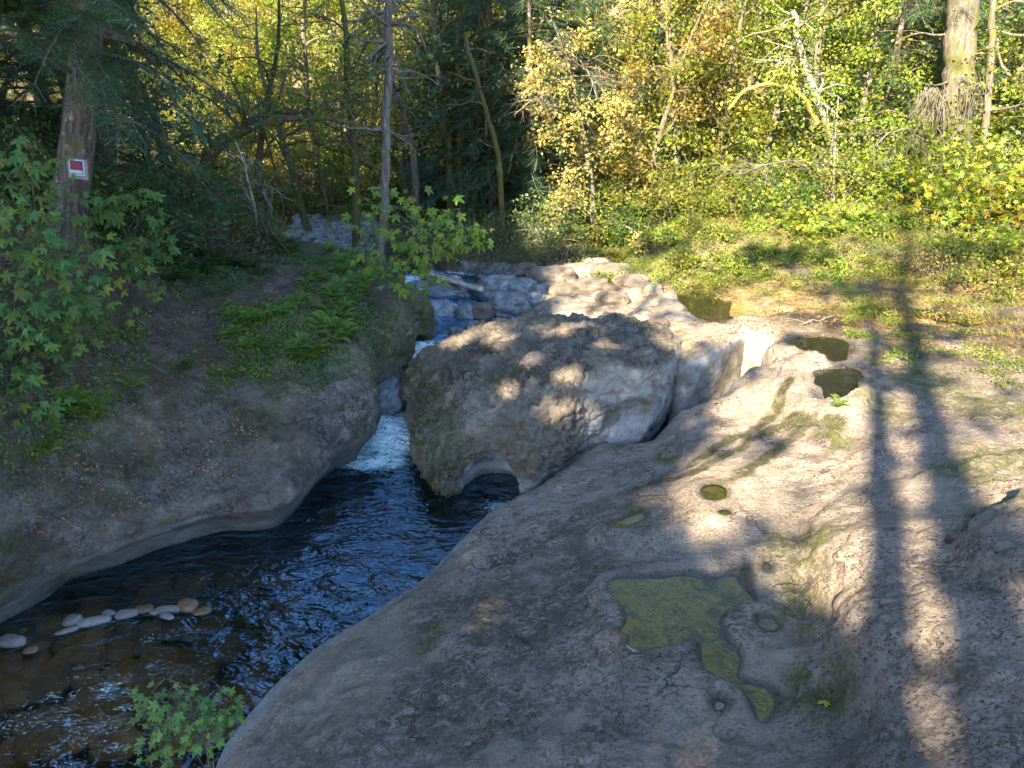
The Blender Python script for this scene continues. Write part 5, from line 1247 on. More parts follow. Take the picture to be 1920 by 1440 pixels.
def leafy_plant(name, label, cat, base, clusters, lset, size, seed, stemr=.03, ydist=None, limit=300, tip=(0, -.3, -.6)):
    rs = np.random.default_rng(seed)
    root = bpy.data.objects.new(name, None); COL.objects.link(root); root.location = base; tag(root, label, cat)
    B = np.array(base, float); lines = []; n = 0; rest = []
    mid = np.mean([np.array(D(c[0], c[1], c[4])) for c in clusters], 0)
    stem = np.array([B, B * .6 + mid * .4 + np.array([0, .1, .2]), mid + np.array([0, .15, .1])]); lines.append((stem - B, np.array([stemr, stemr * .8, stemr * .5])))
    for px, py, rp, cnt, y in clusters:
        cnt = int(cnt * 1.3)
        c = np.array(D(px, py, y)); rad = rp / FPX * math.hypot(y, 4)
        j = stem[rs.integers(1, 3)]; m = (j + c) / 2 + np.array([0, 0, .15]); lines.append((np.array([j, m, c]) - B, np.array([stemr * .4, stemr * .3, .006])))
        for k in range(cnt):
            o = rs.normal(size=3) * rad * np.array([.62, .5, .5]); p = c + o
            nrm = unit(np.array([0, -.45, .75]) + rs.normal(size=3) * .33)
            td = unit(np.array([o[0], o[1], 0]) / (rad + .01) * .8 + np.array(tip) + rs.normal(size=3) * .35)
            td = unit(td - nrm * (td @ nrm)); bt = np.cross(nrm, td); s = size * rs.uniform(.6, 1.25)
            if k % 3 == 0: lines.append((np.array([c, p - td * .3 * s]) - B, np.array([.006, .003])))
            me = LEAFSET[lset][rs.integers(len(LEAFSET[lset]))]
            mat = Matrix(((td[0] * s, bt[0] * s, nrm[0] * s, p[0] - B[0]), (td[1] * s, bt[1] * s, nrm[1] * s, p[1] - B[1]), (td[2] * s, bt[2] * s, nrm[2] * s, p[2] - B[2]), (0, 0, 0, 1)))
            if n < limit:
                lo = bpy.data.objects.new('leaf', me); COL.objects.link(lo); lo.parent = root; lo.matrix_local = mat
            else: rest.append((p - B, nrm, td, s))
            n += 1
    tv, tf = tubes(lines, 5); link('stem', mesh_np('stem', tv, tf, [M['bark_fir']]), root)
    if rest:
        V, F, C = leaf_cloud([r[0] for r in rest], [r[1] for r in rest], [r[2] for r in rest], np.array([r[3] for r in rest]), MAPLE, tints('maple', len(rest), rs))
        tag(link('foliage', mesh_np('foliage', V, F, [M['leaf']], cols=np.clip(C, 0, 1), smooth=False), root), kind='stuff')
    return root
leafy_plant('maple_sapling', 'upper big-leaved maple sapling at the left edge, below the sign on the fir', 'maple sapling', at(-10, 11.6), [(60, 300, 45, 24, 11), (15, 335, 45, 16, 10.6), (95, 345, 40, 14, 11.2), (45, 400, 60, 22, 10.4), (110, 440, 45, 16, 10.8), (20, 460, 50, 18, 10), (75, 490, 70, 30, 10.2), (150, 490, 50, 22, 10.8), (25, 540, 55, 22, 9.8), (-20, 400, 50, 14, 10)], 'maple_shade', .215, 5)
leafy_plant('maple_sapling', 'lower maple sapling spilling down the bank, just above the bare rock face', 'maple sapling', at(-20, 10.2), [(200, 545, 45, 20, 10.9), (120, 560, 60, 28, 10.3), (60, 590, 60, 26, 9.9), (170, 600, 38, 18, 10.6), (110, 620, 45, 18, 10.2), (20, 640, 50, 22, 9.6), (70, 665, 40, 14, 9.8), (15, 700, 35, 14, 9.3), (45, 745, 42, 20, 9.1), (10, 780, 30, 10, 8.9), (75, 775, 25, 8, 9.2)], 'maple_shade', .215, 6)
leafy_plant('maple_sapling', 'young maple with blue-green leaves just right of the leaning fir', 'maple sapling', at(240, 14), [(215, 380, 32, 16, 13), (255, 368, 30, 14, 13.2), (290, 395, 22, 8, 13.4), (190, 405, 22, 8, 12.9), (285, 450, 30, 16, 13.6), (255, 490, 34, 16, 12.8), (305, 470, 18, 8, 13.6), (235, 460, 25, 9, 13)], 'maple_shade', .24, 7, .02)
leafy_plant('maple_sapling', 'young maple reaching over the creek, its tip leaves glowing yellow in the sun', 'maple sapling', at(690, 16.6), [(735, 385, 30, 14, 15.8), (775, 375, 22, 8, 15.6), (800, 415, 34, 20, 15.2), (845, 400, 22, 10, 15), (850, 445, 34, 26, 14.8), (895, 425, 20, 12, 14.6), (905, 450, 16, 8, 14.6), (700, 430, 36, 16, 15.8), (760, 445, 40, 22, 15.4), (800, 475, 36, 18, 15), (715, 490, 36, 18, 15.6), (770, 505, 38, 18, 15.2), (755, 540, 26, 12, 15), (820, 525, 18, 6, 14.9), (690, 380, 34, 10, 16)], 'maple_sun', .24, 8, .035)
leafy_plant('berry_bush', 'bright green leafy shoots poking up at the lower left edge of the picture', 'berry bush', W(430, 1640, .6), [(300, 1318, 32, 30, 3.75), (330, 1345, 28, 22, 3.6), (272, 1312, 18, 9, 3.8), (360, 1350, 26, 16, 3.6), (405, 1335, 28, 26, 3.7), (440, 1315, 12, 5, 3.75), (380, 1375, 32, 24, 3.5), (310, 1390, 36, 26, 3.45)], 'berry', .075, 9, .012, tip=(0, -.2, -.1))
leafy_plant('maple_sapling', 'little maple seedling on the edge of the left bank above the rock face', 'maple sapling', at(285, 12.2), [(300, 530, 16, 6, 12), (285, 545, 14, 5, 11.9)], 'maple_shade', .17, 10, .01)

# ------------------------------------------------------------------ ferns on the left bank
FK = ('fern_a', 'fern_b', 'fern_c')
def fern(loc, key, s, label, group, rz=None):
    o = bpy.data.objects.new('fern', MESHES[key][0]); COL.objects.link(o)
    o.location = loc; o.rotation_euler = (RS.uniform(-.25, .25), RS.uniform(-.25, .25), RS.uniform(0, 6.3) if rz is None else rz); o.scale = (s, s, s); tag(o, label, 'fern', group)
def fern_run(pts, n, jit, key, s, text, group):
    P = np.array(pts, float); L = np.r_[0, np.cumsum(np.hypot(*np.diff(P, axis=0).T))]
    for k in range(n):
        u = (k + .5) / n * L[-1]; px = np.interp(u, L, P[:, 0]) + RS.normal() * jit; py = np.interp(u, L, P[:, 1]) + RS.normal() * jit
        h = hit(px, py)
        if h is not None: fern(h, key, s * RS.uniform(.7, 1.25), (text + ', %s along it') % ORD[k] if n > 1 else text, group)
fern_run([(575, 530), (570, 560), (545, 580), (520, 590), (495, 595), (480, 600)], 24, 4, 'fern_a', .62, 'small licorice fern in the bright green fern seam on the left bank', 'licorice ferns in the green seam')
fern_run([(465, 600), (455, 612), (440, 628), (430, 632)], 11, 4, 'fern_a', .62, 'small fern in the short tail of the green seam, lower left end', 'licorice ferns in the tail of the seam')
fern_run([(420, 580), (432, 598), (445, 588)], 6, 5, 'fern_a', .6, 'small fern in the tuft just left of the green seam', 'ferns left of the seam')
fern_run([(440, 655), (470, 650), (488, 645), (520, 650)], 10, 6, 'fern_a', .7, 'small fern in the row below the green seam', 'ferns below the seam')
fern_run([(555, 660), (575, 675), (592, 665), (570, 655)], 9, 6, 'fern_b', .62, 'bright fern at the lip of the left cliff', 'ferns at the cliff lip')
fern_run([(600, 630), (625, 620), (640, 590), (655, 560), (640, 540), (615, 560), (635, 640), (620, 600), (650, 600)], 34, 12, 'fern_b', .62, 'fern in the dense green mat draped over the gorge edge', 'ferns draped over the gorge edge')
fern_run([(590, 520), (620, 500), (650, 510), (680, 520), (690, 550), (660, 490), (700, 500), (600, 480)], 26, 12, 'fern_b', .7, 'fern on the crown of the left bank above the gorge', 'ferns on the crown of the left bank')
fern_run([(300, 500), (340, 490), (400, 470), (470, 470), (540, 475), (440, 500), (360, 520), (300, 530)], 22, 14, 'fern_c', .6, 'shaded fern along the top of the left bank', 'shaded ferns along the bank top')
fern_run([(120, 740), (140, 765), (165, 770)], 5, 5, 'fern_a', .8, 'dark little fern beside the lower maple sapling', 'ferns beside the lower sapling')
fern_run([(85, 840), (95, 850)], 2, 3, 'fern_a', .75, 'tiny fern on the rock face near the left edge', 'tiny ferns on the rock face')
fern_run([(345, 690), (350, 695)], 2, 3, 'fern_c', .35, 'single bluish-green tuft on the bare soil of the left bank', 'bluish tuft on the bare soil')
fern_run([(400, 705), (425, 710), (440, 715), (390, 725)], 6, 6, 'fern_a', .5, 'pale green tuft just above the grey rock face', 'pale tufts above the rock face')
fern_run([(170, 790), (190, 775), (245, 735), (262, 725)], 6, 8, 'fern_a', .65, 'fern tuft on the soil rim above the rock face', 'tufts on the soil rim')
fern_run([(1170, 405), (1230, 395), (1290, 400), (1200, 420), (1270, 415)], 9, 12, 'fern_c', 1.0, 'sunlit sword fern at the foot of the gold-brown maples', 'sword ferns under the sunny maples')
fern_run([(1564, 768), (1574, 758)], 2, 3, 'fern_a', .45, 'bright little fern on the rim of the dark round pool', 'ferns on the rim of the round pool')
fern_run([(320, 430), (345, 415), (330, 445)], 3, 4, 'fern_c', 1.2, 'large sword fern on the shaded bank behind the young maple', 'sword ferns behind the young maple')

# ------------------------------------------------------------------ ground cover (nobody could count it)
def cover(name, polys, n, size, pal, tmpl, seed, up=.8, lift=.03, height=.10, dens_noise=(0.0, .25), freq=.7, which=None, kind='stuff', mat='leaf', soilonly=False, patch=.7):
    rs = np.random.default_rng(seed); P = []; Nn = []
    for poly, share in polys:
        Q = smooth_closed(poly, 3); lo, hi = Q.min(0), Q.max(0); want = int(n * share); got = 0
        while got < want:
            c = rs.uniform(lo, hi, (want * 2, 2)); c = c[poly_sd(Q, c[:, 0], c[:, 1]) < 0]
            m = fbm(np.c_[c, 0 * c[:, 0] + seed], freq, 3, seed); c = c[rs.random(len(c)) < sstep(dens_noise[0] - .12, dens_noise[1], m)][:want - got]
            if not len(c): break
            if soilonly and len(c): c = c[poly_sd(SOIL_POLY, c[:, 0], c[:, 1]) < .1]
            for x, y in c:
                h = drop(x, y, which)
                if h: P.append((h[0].x, h[0].y, h[0].z + lift + height * rs.random() ** 2)); Nn.append(tuple(h[1]))
            got += max(len(c), want // 40)
    P = np.array(P); m = len(P); Nn = np.array(Nn) * up + rs.normal(size=(m, 3)) * .45 + np.array([0, -.2, .2])
    # neighbours belong to the same plant: tint follows patches
    CC = tints(pal, m, rs); tab = np.array([c[0] for c in PAL[pal]]); order = tab[np.argsort(tab @ [1, -.8, 0])]
    qn = np.clip(.5 + 1.3 * fbm(P, .8, 4, seed + 3), 0, .999) * (len(order) - 1); qi = qn.astype(int); qf = (qn - qi)[:, None]
    PC = order[qi] * (1 - qf) + order[np.minimum(qi + 1, len(order) - 1)] * qf
    CC = CC * (1 - patch) + PC * patch * rs.uniform(.8, 1.2, (m, 1))
    V, F, C = leaf_cloud(P, Nn, rs.normal(size=(m, 3)), size * rs.uniform(.5, 1.3, m), tmpl, CC)
    return tag(link(name, mesh_np(name, V, F, [M[mat]], cols=np.clip(C, 0, 1), smooth=False)), kind=kind)
def pw(pts, z): return [W(a, b, z)[:2] for a, b in pts]
sunny = [(1.5, 21.5), (4, 20.2), (8, 19.3), (12, 18.6), (16, 17.5), (19, 18), (19, 24), (12, 26), (6, 26), (1.5, 24.5)]
cover('ground_cover', [(sunny, 1.0)], 62000, .060, 'grass', KITE, 401, height=.13, dens_noise=(-.3, .02), patch=.85)
BLADE = (np.array([(0, -.03, 0), (.9, -.012, .75), (1, .0, .8), (0, .03, 0)]), np.array([(0, 1, 2, 3)]))
cover('grass', [(sunny, 1.0)], 30000, .13, 'grass', BLADE, 411, height=.02, up=2, dens_noise=(-.25, .1), patch=.85)
cover('dry_grass', [([(4, 19), (8, 17), (12, 15), (18, 13), (19, 19), (13, 20.5), (7, 21)], 1.0)], 12000, .06, 'grass', KITE, 402, height=.10, dens_noise=(-.05, .25), freq=.9)
cover('dry_grass', [([(4, 18.5), (8, 16), (12, 13), (18, 11), (19, 17), (13, 19), (7, 20)], 1.0)], 9000, .12, 'gold', BLADE, 412, height=.02, up=2, dens_noise=(.0, .25), freq=.8, patch=.8)
cover('leaf_litter', [([(3.5, 18.2), (7, 15.4), (9, 13.5), (14, 10.5), (18, 13), (18, 18.5), (12, 20), (6, 20.8)], 1.0)], 9000, .075, 'litter', STAR, 403, lift=.012, height=.02, dens_noise=(-.15, .15), up=2)
cover('forest_undergrowth', [([(-14, 24), (-3, 24), (3, 26), (20, 25), (24, 34), (-18, 36)], 1.0)], 26000, .15, 'gold', KITE, 404, height=.6, dens_noise=(-.5, -.2), which=['ground'])
bank_top = pw([(250, 470), (700, 470), (760, 530), (660, 620), (560, 640), (520, 560), (420, 560), (300, 600), (230, 560)], 2.5)
cover('bank_cover', [(bank_top, 1.0)], 22000, .06, 'dusk', KITE, 405, height=.09, dens_noise=(-.1, .15), which=['left'])
cover('bank_cover', [(pw([(430, 600), (640, 590), (650, 660), (580, 690), (430, 680)], 2.0), .5), (pw([(-100, 560), (250, 560), (240, 700), (100, 810), (-100, 860)], 2.8), .5)], 9000, .055, 'fern', KITE, 406, height=.06, dens_noise=(-.02, .25), which=['left'], soilonly=True)
cover('bank_litter', [(pw([(0, 820), (250, 620), (480, 560), (620, 640), (400, 760), (120, 850)], 2.2), 1.0)], 2600, .05, 'litter', STAR, 407, lift=.01, height=.01, dens_noise=(-.3, .1), up=2, which=['left'])
cover('dry_twigs', [(pw([(250, 590), (480, 560), (470, 640), (350, 700), (230, 650)], 2.4), 1.0)], 3500, .12, 'scrub', (np.array([(0, -.02, 0), (1, -.01, .1), (1, .01, .1), (0, .02, 0)]), np.array([(0, 1, 2, 3)])), 408, height=.08, up=.3, which=['left'])
cover('flat_weeds', [([(7.5, 12), (9, 10.2), (13, 7), (15, 9), (14, 13), (9, 15)], .75), (pw([(1600, 560), (1690, 590), (1680, 680), (1620, 680), (1580, 620)], 1.75), .25)], 15000, .05, 'grass', KITE, 409, height=.05, dens_noise=(.02, .25), freq=.9)
cover('leaf_litter', [([(4, 14.5), (7, 12), (8.5, 9), (14, 6), (14, 12), (9, 16)], 1.0)], 2600, .055, 'litter', STAR, 410, lift=.01, height=.01, dens_noise=(-.2, .2), up=2)

cover('leaf_litter', [([(1, 6), (6, 4), (9, 8), (7, 12), (3, 11)], .6), ([(-2, 11), (2.5, 11), (2.5, 14), (-1.5, 15)], .4)], 130, .045, 'litter', STAR, 413, lift=.008, height=.0, dens_noise=(-.9, -.5), up=3, which=['slab', 'boulder'])
cover('leaf_litter', [(pw([(1270, 540), (1360, 540), (1420, 600), (1380, 640), (1290, 630)], 1.6), 1.0)], 500, .05, 'litter', STAR, 414, lift=.03, height=.0, dens_noise=(-.2, .1), up=3, which=['ground', 'slab'])
# ------------------------------------------------------------------ stones
def stone_mesh(name, seed, mat, rough=.16, flat=1.0, n=11, angular=0.0):
    g = np.linspace(-1, 1, n); a, b = np.meshgrid(g, g, indexing='ij'); V = []; F = []
    for ax in range(3):
        for s in (-1, 1):
            p = np.zeros((n * n, 3)); p[:, ax] = s; p[:, (ax + 1) % 3] = a.ravel(); p[:, (ax + 2) % 3] = b.ravel() * s
            o = len(V) * n * n; i, j = np.meshgrid(np.arange(n - 1), np.arange(n - 1), indexing='ij'); q = (i * n + j).ravel() + o
            F.append(np.stack([q, q + n, q + n + 1, q + 1], 1)); V.append(p)
    V = np.concatenate(V); F = np.concatenate(F)
    V = unit(V) * (1 - angular) + np.clip(V, -.8, .8) * angular
    V = V * (1 + rough * fbm(V + seed * 7.3, 1.1, 3, seed))[:, None]
    V[:, 2] *= flat
    key = np.round(V, 5); _, idx, inv = np.unique(key, axis=0, return_index=True, return_inverse=True)
    return mesh_np(name, V[idx], inv.reshape(-1)[F], [M[mat]])
STN = {m: [stone_mesh('stone', 600 + k + len(m) * 10, m, .34, n=15, angular=.28) for k in range(4)] for m in ('creek_stone', 'warm_stone', 'rock_right', 'rock_left')}
def boulder_at(px, py, w, h, zb, mat, label, kindn='boulder', cat='boulder', group=None, depth=.9, seed=0, rz=0.0, tilt=0.0):
    c = np.array(W(px, py + h * .35, zb)); dist = math.hypot(c[1], CAM_H - c[2]); hw = w / FPX * dist / 2; hh = h / FPX * dist / 2
    o = link(kindn, STN[mat][seed % 4]); o.location = (c[0], c[1] + hw * .25, c[2] + hh * .45); o.scale = (hw * 1.1, hw * depth, hh * 1.25); o.rotation_euler = (0, tilt, rz); tag(o, label, cat, group); return o
for q in ((838, 553, 84, 38, 1.1, 'creek_stone', 'smooth pale grey boulder directly below the driftwood log', 0), (829, 588, 70, 52, .85, 'creek_stone', 'blue-grey rounded boulder at the head of the white chute', 1), (846, 606, 36, 30, .8, 'creek_stone', 'dark wedge stone tucked at the foot of the blue-grey boulder', 2),
          (903, 583, 44, 30, 1.15, 'rock_right', 'small black-speckled pale stone behind the huge boulder', 3), (874, 590, 34, 42, 1.0, 'creek_stone', 'narrow upright grey stone left of the speckled one', 0), (926, 507, 70, 30, 1.45, 'creek_stone', 'grey peaked boulder in the upper creek, top right of the log', 3), (880, 502, 46, 28, 1.45, 'creek_stone', 'grey slab stone left of the peaked boulder', 1),
          (848, 507, 30, 24, 1.4, 'rock_left', 'brown round stone above the left end of the log', 2), (936, 540, 74, 42, 1.25, 'creek_stone', 'large grey boulder at the right tip of the log', 2), (978, 540, 64, 34, 1.35, 'creek_stone', 'dark ridge-like stone right of the large grey boulder', 0), (955, 570, 76, 44, 1.2, 'creek_stone', 'broad grey boulder behind the huge one, right of the speckled stone', 1),
          (985, 508, 54, 28, 1.5, 'rock_right', 'pale weathered rock right of the peaked boulder', 1), (785, 538, 40, 24, 1.25, 'creek_stone', 'dark wet stone beside the little white fall', 3), (1040, 520, 90, 34, 1.5, 'rock_right', 'broad flat pale rock right of the upper creek', 2), (1225, 545, 34, 26, 1.62, 'warm_stone', 'small blocky sunlit stone beside the green pool', 1),
          (757, 800, 18, 14, .0, 'creek_stone', 'small dark stone at the edge of the white water', 0), (1085, 508, 70, 24, 1.6, 'warm_stone', 'sunlit flat brown rock before the mossy bank', 3), (1150, 508, 80, 22, 1.65, 'rock_right', 'long low sunlit rock beyond the ledge', 0), (810, 487, 44, 18, 1.5, 'creek_stone', 'wet dark stone under the overhanging maple', 2), (760, 492, 40, 16, 1.5, 'rock_left', 'shaded stone by the far end of the bank', 1),
          (895, 535, 26, 16, 1.2, 'creek_stone', 'tiny wet stone under the end of the log', 3), (1508, 518, 50, 26, 1.75, 'rock_left', 'mossy dark boulder half buried in the sunny bank', 2), (1305, 508, 48, 24, 1.6, 'rock_left', 'mossy boulder at the bank foot above the green pool', 0)):
    boulder_at(*q[:7], seed=q[7], rz=RS.uniform(-.4, .4))
WEDGE = ('below the far end of the left bank ledge', 'under the left end of the log', 'just left of the brown round stone', 'between log and upper creek slab', 'above the middle of the log', 'above the right tip of the log', 'directly under the right half of the log', 'right of the log tip, before the large grey boulder',
        'behind the left crown of the huge boulder', 'on the left shoulder line of the huge boulder', 'farthest upstream on the right side', 'upstream behind the peaked boulder', 'upstream in the middle of the channel', 'upstream below the yellow maple leaves', 'right of the peaked boulder on pale rock', 'near the flat pale rock, half buried', 'between brown boulder and pale ledge', 'beside the top of the white chute')
for c, (px, py, w, h, zb, mt) in enumerate(((770, 560, 34, 24, 1.1, 'creek_stone'), (800, 515, 30, 20, 1.35, 'creek_stone'), (822, 522, 28, 18, 1.35, 'creek_stone'), (850, 528, 34, 20, 1.3, 'creek_stone'), (880, 522, 26, 16, 1.3, 'creek_stone'), (906, 523, 24, 14, 1.35, 'creek_stone'), (868, 560, 22, 18, 1.15, 'creek_stone'),
        (925, 560, 30, 20, 1.2, 'creek_stone'), (888, 612, 26, 16, 1.1, 'creek_stone'), (860, 625, 30, 18, .95, 'creek_stone'), (955, 492, 34, 16, 1.55, 'creek_stone'), (915, 488, 28, 12, 1.55, 'rock_left'), (870, 482, 30, 12, 1.55, 'creek_stone'), (835, 478, 26, 12, 1.55, 'rock_left'), (1000, 500, 30, 16, 1.55, 'creek_stone'), (1020, 545, 44, 24, 1.4, 'creek_stone'), (1000, 560, 34, 20, 1.35, 'creek_stone'), (795, 600, 22, 18, .9, 'rock_left'))):
    boulder_at(px, py, w * 1.15, h * 1.2, zb, mt, 'small %s stone wedged %s' % (('dark', 'grey', 'wet')[c % 3], WEDGE[c]), 'packed_stone', 'stone', 'small stones packed among the upstream boulders', seed=c, rz=RS.uniform(-1, 1))
boulder_at(708, 722, 100, 36, .35, 'rock_left', 'upper slanting slab wedged in the gorge below the overhang', seed=1, tilt=-.5)
boulder_at(705, 758, 120, 50, .05, 'creek_stone', 'lower slanting grey slab leaning into the white water', seed=3, tilt=-.6)
boulder_at(742, 755, 34, 36, .1, 'rock_left', 'brown wet stone at the back of the gorge', seed=2)
CB = [stone_mesh('cobble_stone', 700 + k, 'cobble', .24, n=9, angular=.15) for k in range(4)]; CR = [stone_mesh('cobble_stone', 710 + k, 'cobble_rust', .26, n=9, angular=.15) for k in range(3)]
for c, (px, py, w, h, rust, lab) in enumerate(((136, 1160, 30, 24, 0, 'round pale cobble at the left end of the dry row'), (177, 1160, 52, 20, 0, 'long flat grey cobble second in the row'), (203, 1144, 24, 15, 0, 'small cobble behind the long flat one'), (238, 1148, 36, 18, 0, 'oval pale cobble in the middle of the row'),
        (268, 1137, 34, 20, 1, 'brownish egg-shaped cobble right of the middle one'), (317, 1138, 46, 14, 0, 'long thin pale cobble near the right end of the row'), (312, 1150, 28, 13, 0, 'small grey cobble below the long thin one'), (350, 1131, 42, 26, 1, 'orange-stained cobble topping the right end of the row'), (378, 1142, 34, 16, 1, 'rust-red wet cobble at the far right of the row'),
        (20, 1198, 50, 24, 0, 'flat grey cobble at the left edge of the river'), (120, 1178, 44, 12, 0, 'bluish half-sunk cobble below the row'), (55, 1214, 26, 16, 1, 'small rust cobble near the left edge'), (290, 1142, 20, 14, 0, 'tiny cobble squeezed between two in the row'))):
    c0 = np.array(W(px, py, .05)); dist = math.hypot(c0[1], CAM_H); hw = w / FPX * dist / 2; hh = max(h / FPX * dist / 2, .05)
    o = link('river_cobble', (CR if rust else CB)[c % 3]); o.location = (c0[0], c0[1], RS.uniform(-.02, .02)); o.scale = (hw * 1.1, hh * 1.2, hh * .85); o.rotation_euler = (RS.uniform(-.2, .2), RS.uniform(-.2, .2), RS.uniform(-.5, .5)); tag(o, lab, 'cobble')
rsb = np.random.default_rng(15); CS = [stone_mesh('sunken_stone', 720 + k, 'sunk_cobble', .2, n=9, angular=.1) for k in range(5)]
for k in range(230):
    px, py = rsb.uniform(-60, 560), rsb.uniform(1080, 1400); c0 = W(px, py, -.12)
    if poly_sd(left_poly, np.array([c0[0]]), np.array([c0[1]]))[0] < .15 or poly_sd(slab_poly, np.array([c0[0]]), np.array([c0[1]]))[0] < .15: continue
    s = rsb.uniform(.08, .24); o = link('sunken_cobble', CS[k % 5]); o.location = (c0[0], c0[1], -.07 - .5 * s + rsb.uniform(-.06, .02)); o.scale = (s * 1.3, s, s * .6); o.rotation_euler = (0, 0, rsb.uniform(0, 3)); tag(o, 'brownish cobble lying under the shallow rippling water at lower left', 'cobble', 'sunken cobbles in the shallows')

def gravel_bar():
    rs = np.random.default_rng(33); VS = []; FS = []; o = 0; base = stone_mesh('bar_stone', 740, 'cobble', .2, n=5); n = len(base.vertices); co = np.empty(n * 3); base.vertices.foreach_get('co', co); co = co.reshape(-1, 3)
    fc = np.array([list(p.vertices) for p in base.polygons]); Q = np.array([W(a, b, 1.9)[:2] for a, b in ((535, 450), (720, 462), (735, 430), (690, 412), (560, 412))])
    while o < 800:
        c = rs.uniform(Q.min(0), Q.max(0)); 
        if poly_sd(Q, c[:1], c[1:2])[0] > 0: continue
        a = rs.uniform(0, 6.3); s = rs.uniform(.07, .20); r = np.array([[math.cos(a), -math.sin(a), 0], [math.sin(a), math.cos(a), 0], [0, 0, 1]])
        VS.append((co * np.array([s * 1.3, s, s * .65])) @ r.T + np.array([c[0], c[1], float(ground_z(c[0], c[1])) + .12 + .25 * rs.random()])); FS.append(fc + o * n); o += 1
    tag(link('gravel_bar', mesh_np('gravel_bar', np.concatenate(VS), np.concatenate(FS), [M['bar_stone']])), kind='stuff')
M['bar_stone'] = stone_mat('pale_bar_stone', (0.10, 0.108, 0.125), (0.20, 0.205, 0.22), 0.6, 0.2, 4)
gravel_bar()
for c, (px, py, w, h, zb, mt, lab) in enumerate(((1060, 545, 60, 26, 1.5, 'rock_right', 'blocky pale rock at the left rim of the sunlit ledge'), (1110, 535, 66, 24, 1.6, 'rock_right', 'angular low rock in the middle of the sunlit ledge'), (1190, 530, 70, 22, 1.65, 'rock_right', 'flat angular rock toward the green pool'),
        (1040, 500, 44, 20, 1.55, 'rock_left', 'dark angular stone where bushes meet the pale rock'), (1010, 525, 48, 26, 1.45, 'creek_stone', 'grey angular stone at the right side of the upper channel'), (960, 518, 40, 20, 1.4, 'creek_stone', 'grey angular stone just right of the peaked boulder foot'), (1120, 495, 50, 18, 1.7, 'warm_stone', 'tan slab stone on the rim of the mossy bank'),
        (1235, 610, 40, 22, 1.6, 'rock_right', 'small rounded knob on the ledge near the green pool'), (1150, 560, 60, 22, 1.62, 'rock_right', 'low weathered hump on the sunny ledge'), (1075, 470, 40, 18, 1.75, 'rock_left', 'shadowed stone tucked beneath the brown bushes'))):
    boulder_at(px, py, w, h, zb, mt, lab, seed=c, rz=RS.uniform(-.6, .6))

# ------------------------------------------------------------------ driftwood and sticks
def log_between(name, label, a, b, r0, r1, mat, seed, kids=0, wob=.02):
    rs = np.random.default_rng(seed); A, B = np.array(a, float), np.array(b, float); t = np.linspace(0, 1, 12)[:, None]
    P = A * (1 - t) + B * t + rs.normal(size=(12, 3)) * wob; c = P[0].copy(); rad = np.linspace(r0, r1, 12) * rs.uniform(.9, 1.1, 12)
    rad = np.r_[0.001, rad, .001]; P = np.concatenate([P[:1], P, P[-1:]]) - c; P[0] -= (P[2] - P[1]) * .05; P[-1] += (P[-2] - P[-3]) * .05
    lines = [(P, rad)]
    tips = []
    for k in range(kids):
        i = rs.integers(3, 12); grow(rs, lines, tips, P[i], rs.normal(size=3) * np.array([1, 1, .4]), .5, r0 * .35, 0)
    if rad[1] <= .03: rad[0] = rad[1]
    V, F = tubes(lines, 10); o = link(name, mesh_np(name, V, F, [M[mat]])); o.location = c; tag(o, label, 'log' if r0 > .05 else 'stick'); return o
a, b = W(795, 512, 1.75), W(903, 545, 1.62)
log_between('driftwood_log', 'bleached driftwood log bridging the rocks of the upper creek', a, b, .085, .115, 'bark_pale', 1, wob=.012)
h1, h2 = hit(1415, 638), hit(1562, 600)
log_between('dead_stick', 'long thin dead branch lying across the sunny flats', h1 + Vector((0, 0, .08)), h2 + Vector((0, 0, .10)),   .03, .018, 'twig', 2, kids=5, wob=.02)
h1, h2 = hit(240, 665), hit(305, 702)
log_between('dead_stick', 'thin pale stick lying on the bare soil of the left bank', h1 + Vector((0, 0, .04)), h2 + Vector((0, 0, .05)),   .014, .01, 'twig', 3, kids=2)
h1, h2 = hit(1500, 1000), hit(1532, 1180)
def hanging_roots():
    rs = np.random.default_rng(4); c = np.array(hit(668, 575)); lines = []
    for k in range(9):
        s = c + np.array([rs.uniform(-.15, .25), -.05, .1]); p, _ = walk(rs, s, (rs.uniform(-.2, .4), -.25, -1), rs.uniform(.9, 1.6), .12, .12, .3); lines.append((p - c, np.linspace(.009, .004, len(p))))
    V, F = tubes(lines, 3); o = link('hanging_roots', mesh_np('hanging_roots', V, F, [M['bark_pale']])); o.location = c; tag(o, 'pale thin roots dangling down the gorge wall under the ferns', 'roots')
hanging_roots()
for px, py, lab in ((892, 663, 'orange fallen maple leaf lying on the left shoulder of the huge boulder'), (910, 646, 'small red-brown fallen leaf just above the orange one on the boulder'), (1130, 884, 'yellow fallen leaf on the slab, right of the boulder foot'), (408, 664, 'orange fallen leaf on the bare soil near the fern rows'), (1556, 1318, 'tan fallen leaf on the lower slab near the crease'), (67, 1000, 'small orange leaf on the left rock face')):
    h = hit(px, py)
    if h is None: continue
    o = link('fallen_leaf', LEAFSET['maple_sun'][0]); o.data = LEAFSET['maple_sun'][0].copy(); o.data.attributes['tint'].data.foreach_set('color', np.tile([.50, .17, .03, 1] if 'orange' in lab or 'red' in lab else [.5, .36, .06, 1], (len(o.data.vertices), 1)).astype(np.float32).ravel())
    o.location = h + Vector((0, 0, .02)); o.rotation_euler = (.2, -.1, RS.uniform(0, 6)); o.scale = (.13,) * 3; tag(o, lab, 'leaf')

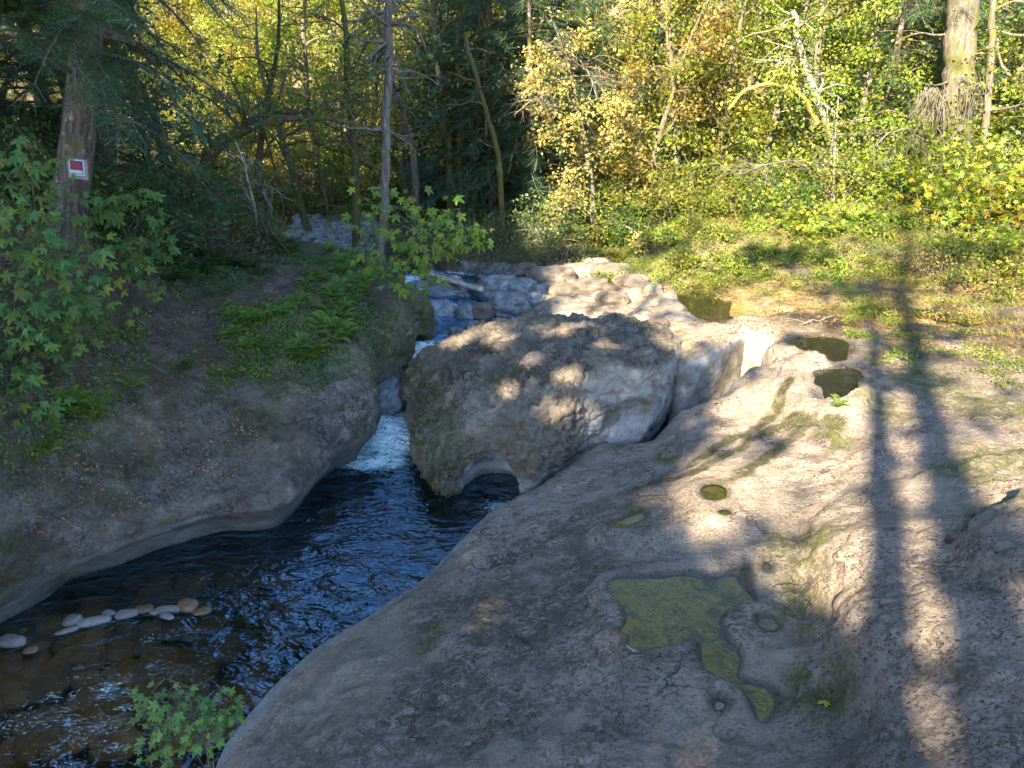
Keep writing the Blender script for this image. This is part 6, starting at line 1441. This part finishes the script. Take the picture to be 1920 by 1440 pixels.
# ------------------------------------------------------------------ the sign on the leaning fir
def flat_mat(name, col, rough=.6):
    t = NT(name); v = t.coord(); c = t.mix(t.ramp(t.noise(v, 25, 4, .7), .45, .7, 0, .4), col, tuple(x * .5 for x in col)); return t.done(t.bsdf(c, rough))
def make_sign():
    root = bpy.data.objects.new('private_property_sign', None); COL.objects.link(root)
    p = D(146, 317, 12.72); root.location = p; root.rotation_euler = (R(-6), R(3), R(-18))
    tag(root, 'small red and black PRIVATE PROPERTY sign on a grey board nailed to the leaning fir', 'sign')
    def slab_(name, w, h, d, y, z, mat, x=0.0):
        bm = bmesh.new(); bmesh.ops.create_cube(bm, size=1.0)
        for v in bm.verts: v.co = Vector((v.co.x * w + x, v.co.y * d + y, v.co.z * h + z))
        bmesh.ops.bevel(bm, geom=bm.edges[:], offset=min(w, h, d) * .15, segments=1, affect='EDGES')
        me = bpy.data.meshes.new(name); bm.to_mesh(me); bm.free(); me.materials.append(mat); return link(name, me, root)
    gw = flat_mat('weathered_board', (.22, .22, .23), .9); blk = flat_mat('sign_black', (.03, .02, .03), .5); red = flat_mat('sign_red', (.55, .02, .05), .5); wht = flat_mat('sign_white', (.42, .47, .55), .6); blu = flat_mat('sign_edge', (.10, .15, .24), .5)
    slab_('board', .44, .34, .025, 0, 0, gw)
    slab_('frame', .34, .26, .008, -.018, .025, wht)
    slab_('panel', .285, .215, .006, -.026, .03, blk)
    slab_('edge_strip', .29, .012, .004, -.031, -.078, blu)
    slab_('white_field', .275, .048, .003, -.031, -.045, wht)
    slab_('red_band', .275, .012, .003, -.031, -.012, red)
    for txt, z, sz in (('PRIVATE', .072, .058), ('PROPERTY', .018, .056)):
        cu = bpy.data.curves.new('lettering', 'FONT'); cu.body = txt; cu.size = sz; cu.align_x = 'CENTER'; cu.extrude = .001; cu.offset = .0008
        tmp = bpy.data.objects.new('lettering', cu); COL.objects.link(tmp); bpy.context.view_layer.update()
        me = bpy.data.meshes.new_from_object(tmp.evaluated_get(bpy.context.evaluated_depsgraph_get())); bpy.data.objects.remove(tmp); bpy.data.curves.remove(cu)
        me.materials.clear(); me.materials.append(red); o = link('lettering', me, root); o.location = (0, -.0315, z); o.rotation_euler = (R(90), 0, 0)
    for x in (-.06, -.01, .04, .08): slab_('stain_slot', .012, .022, .004, -.0145, -.135, blk, x)
make_sign()
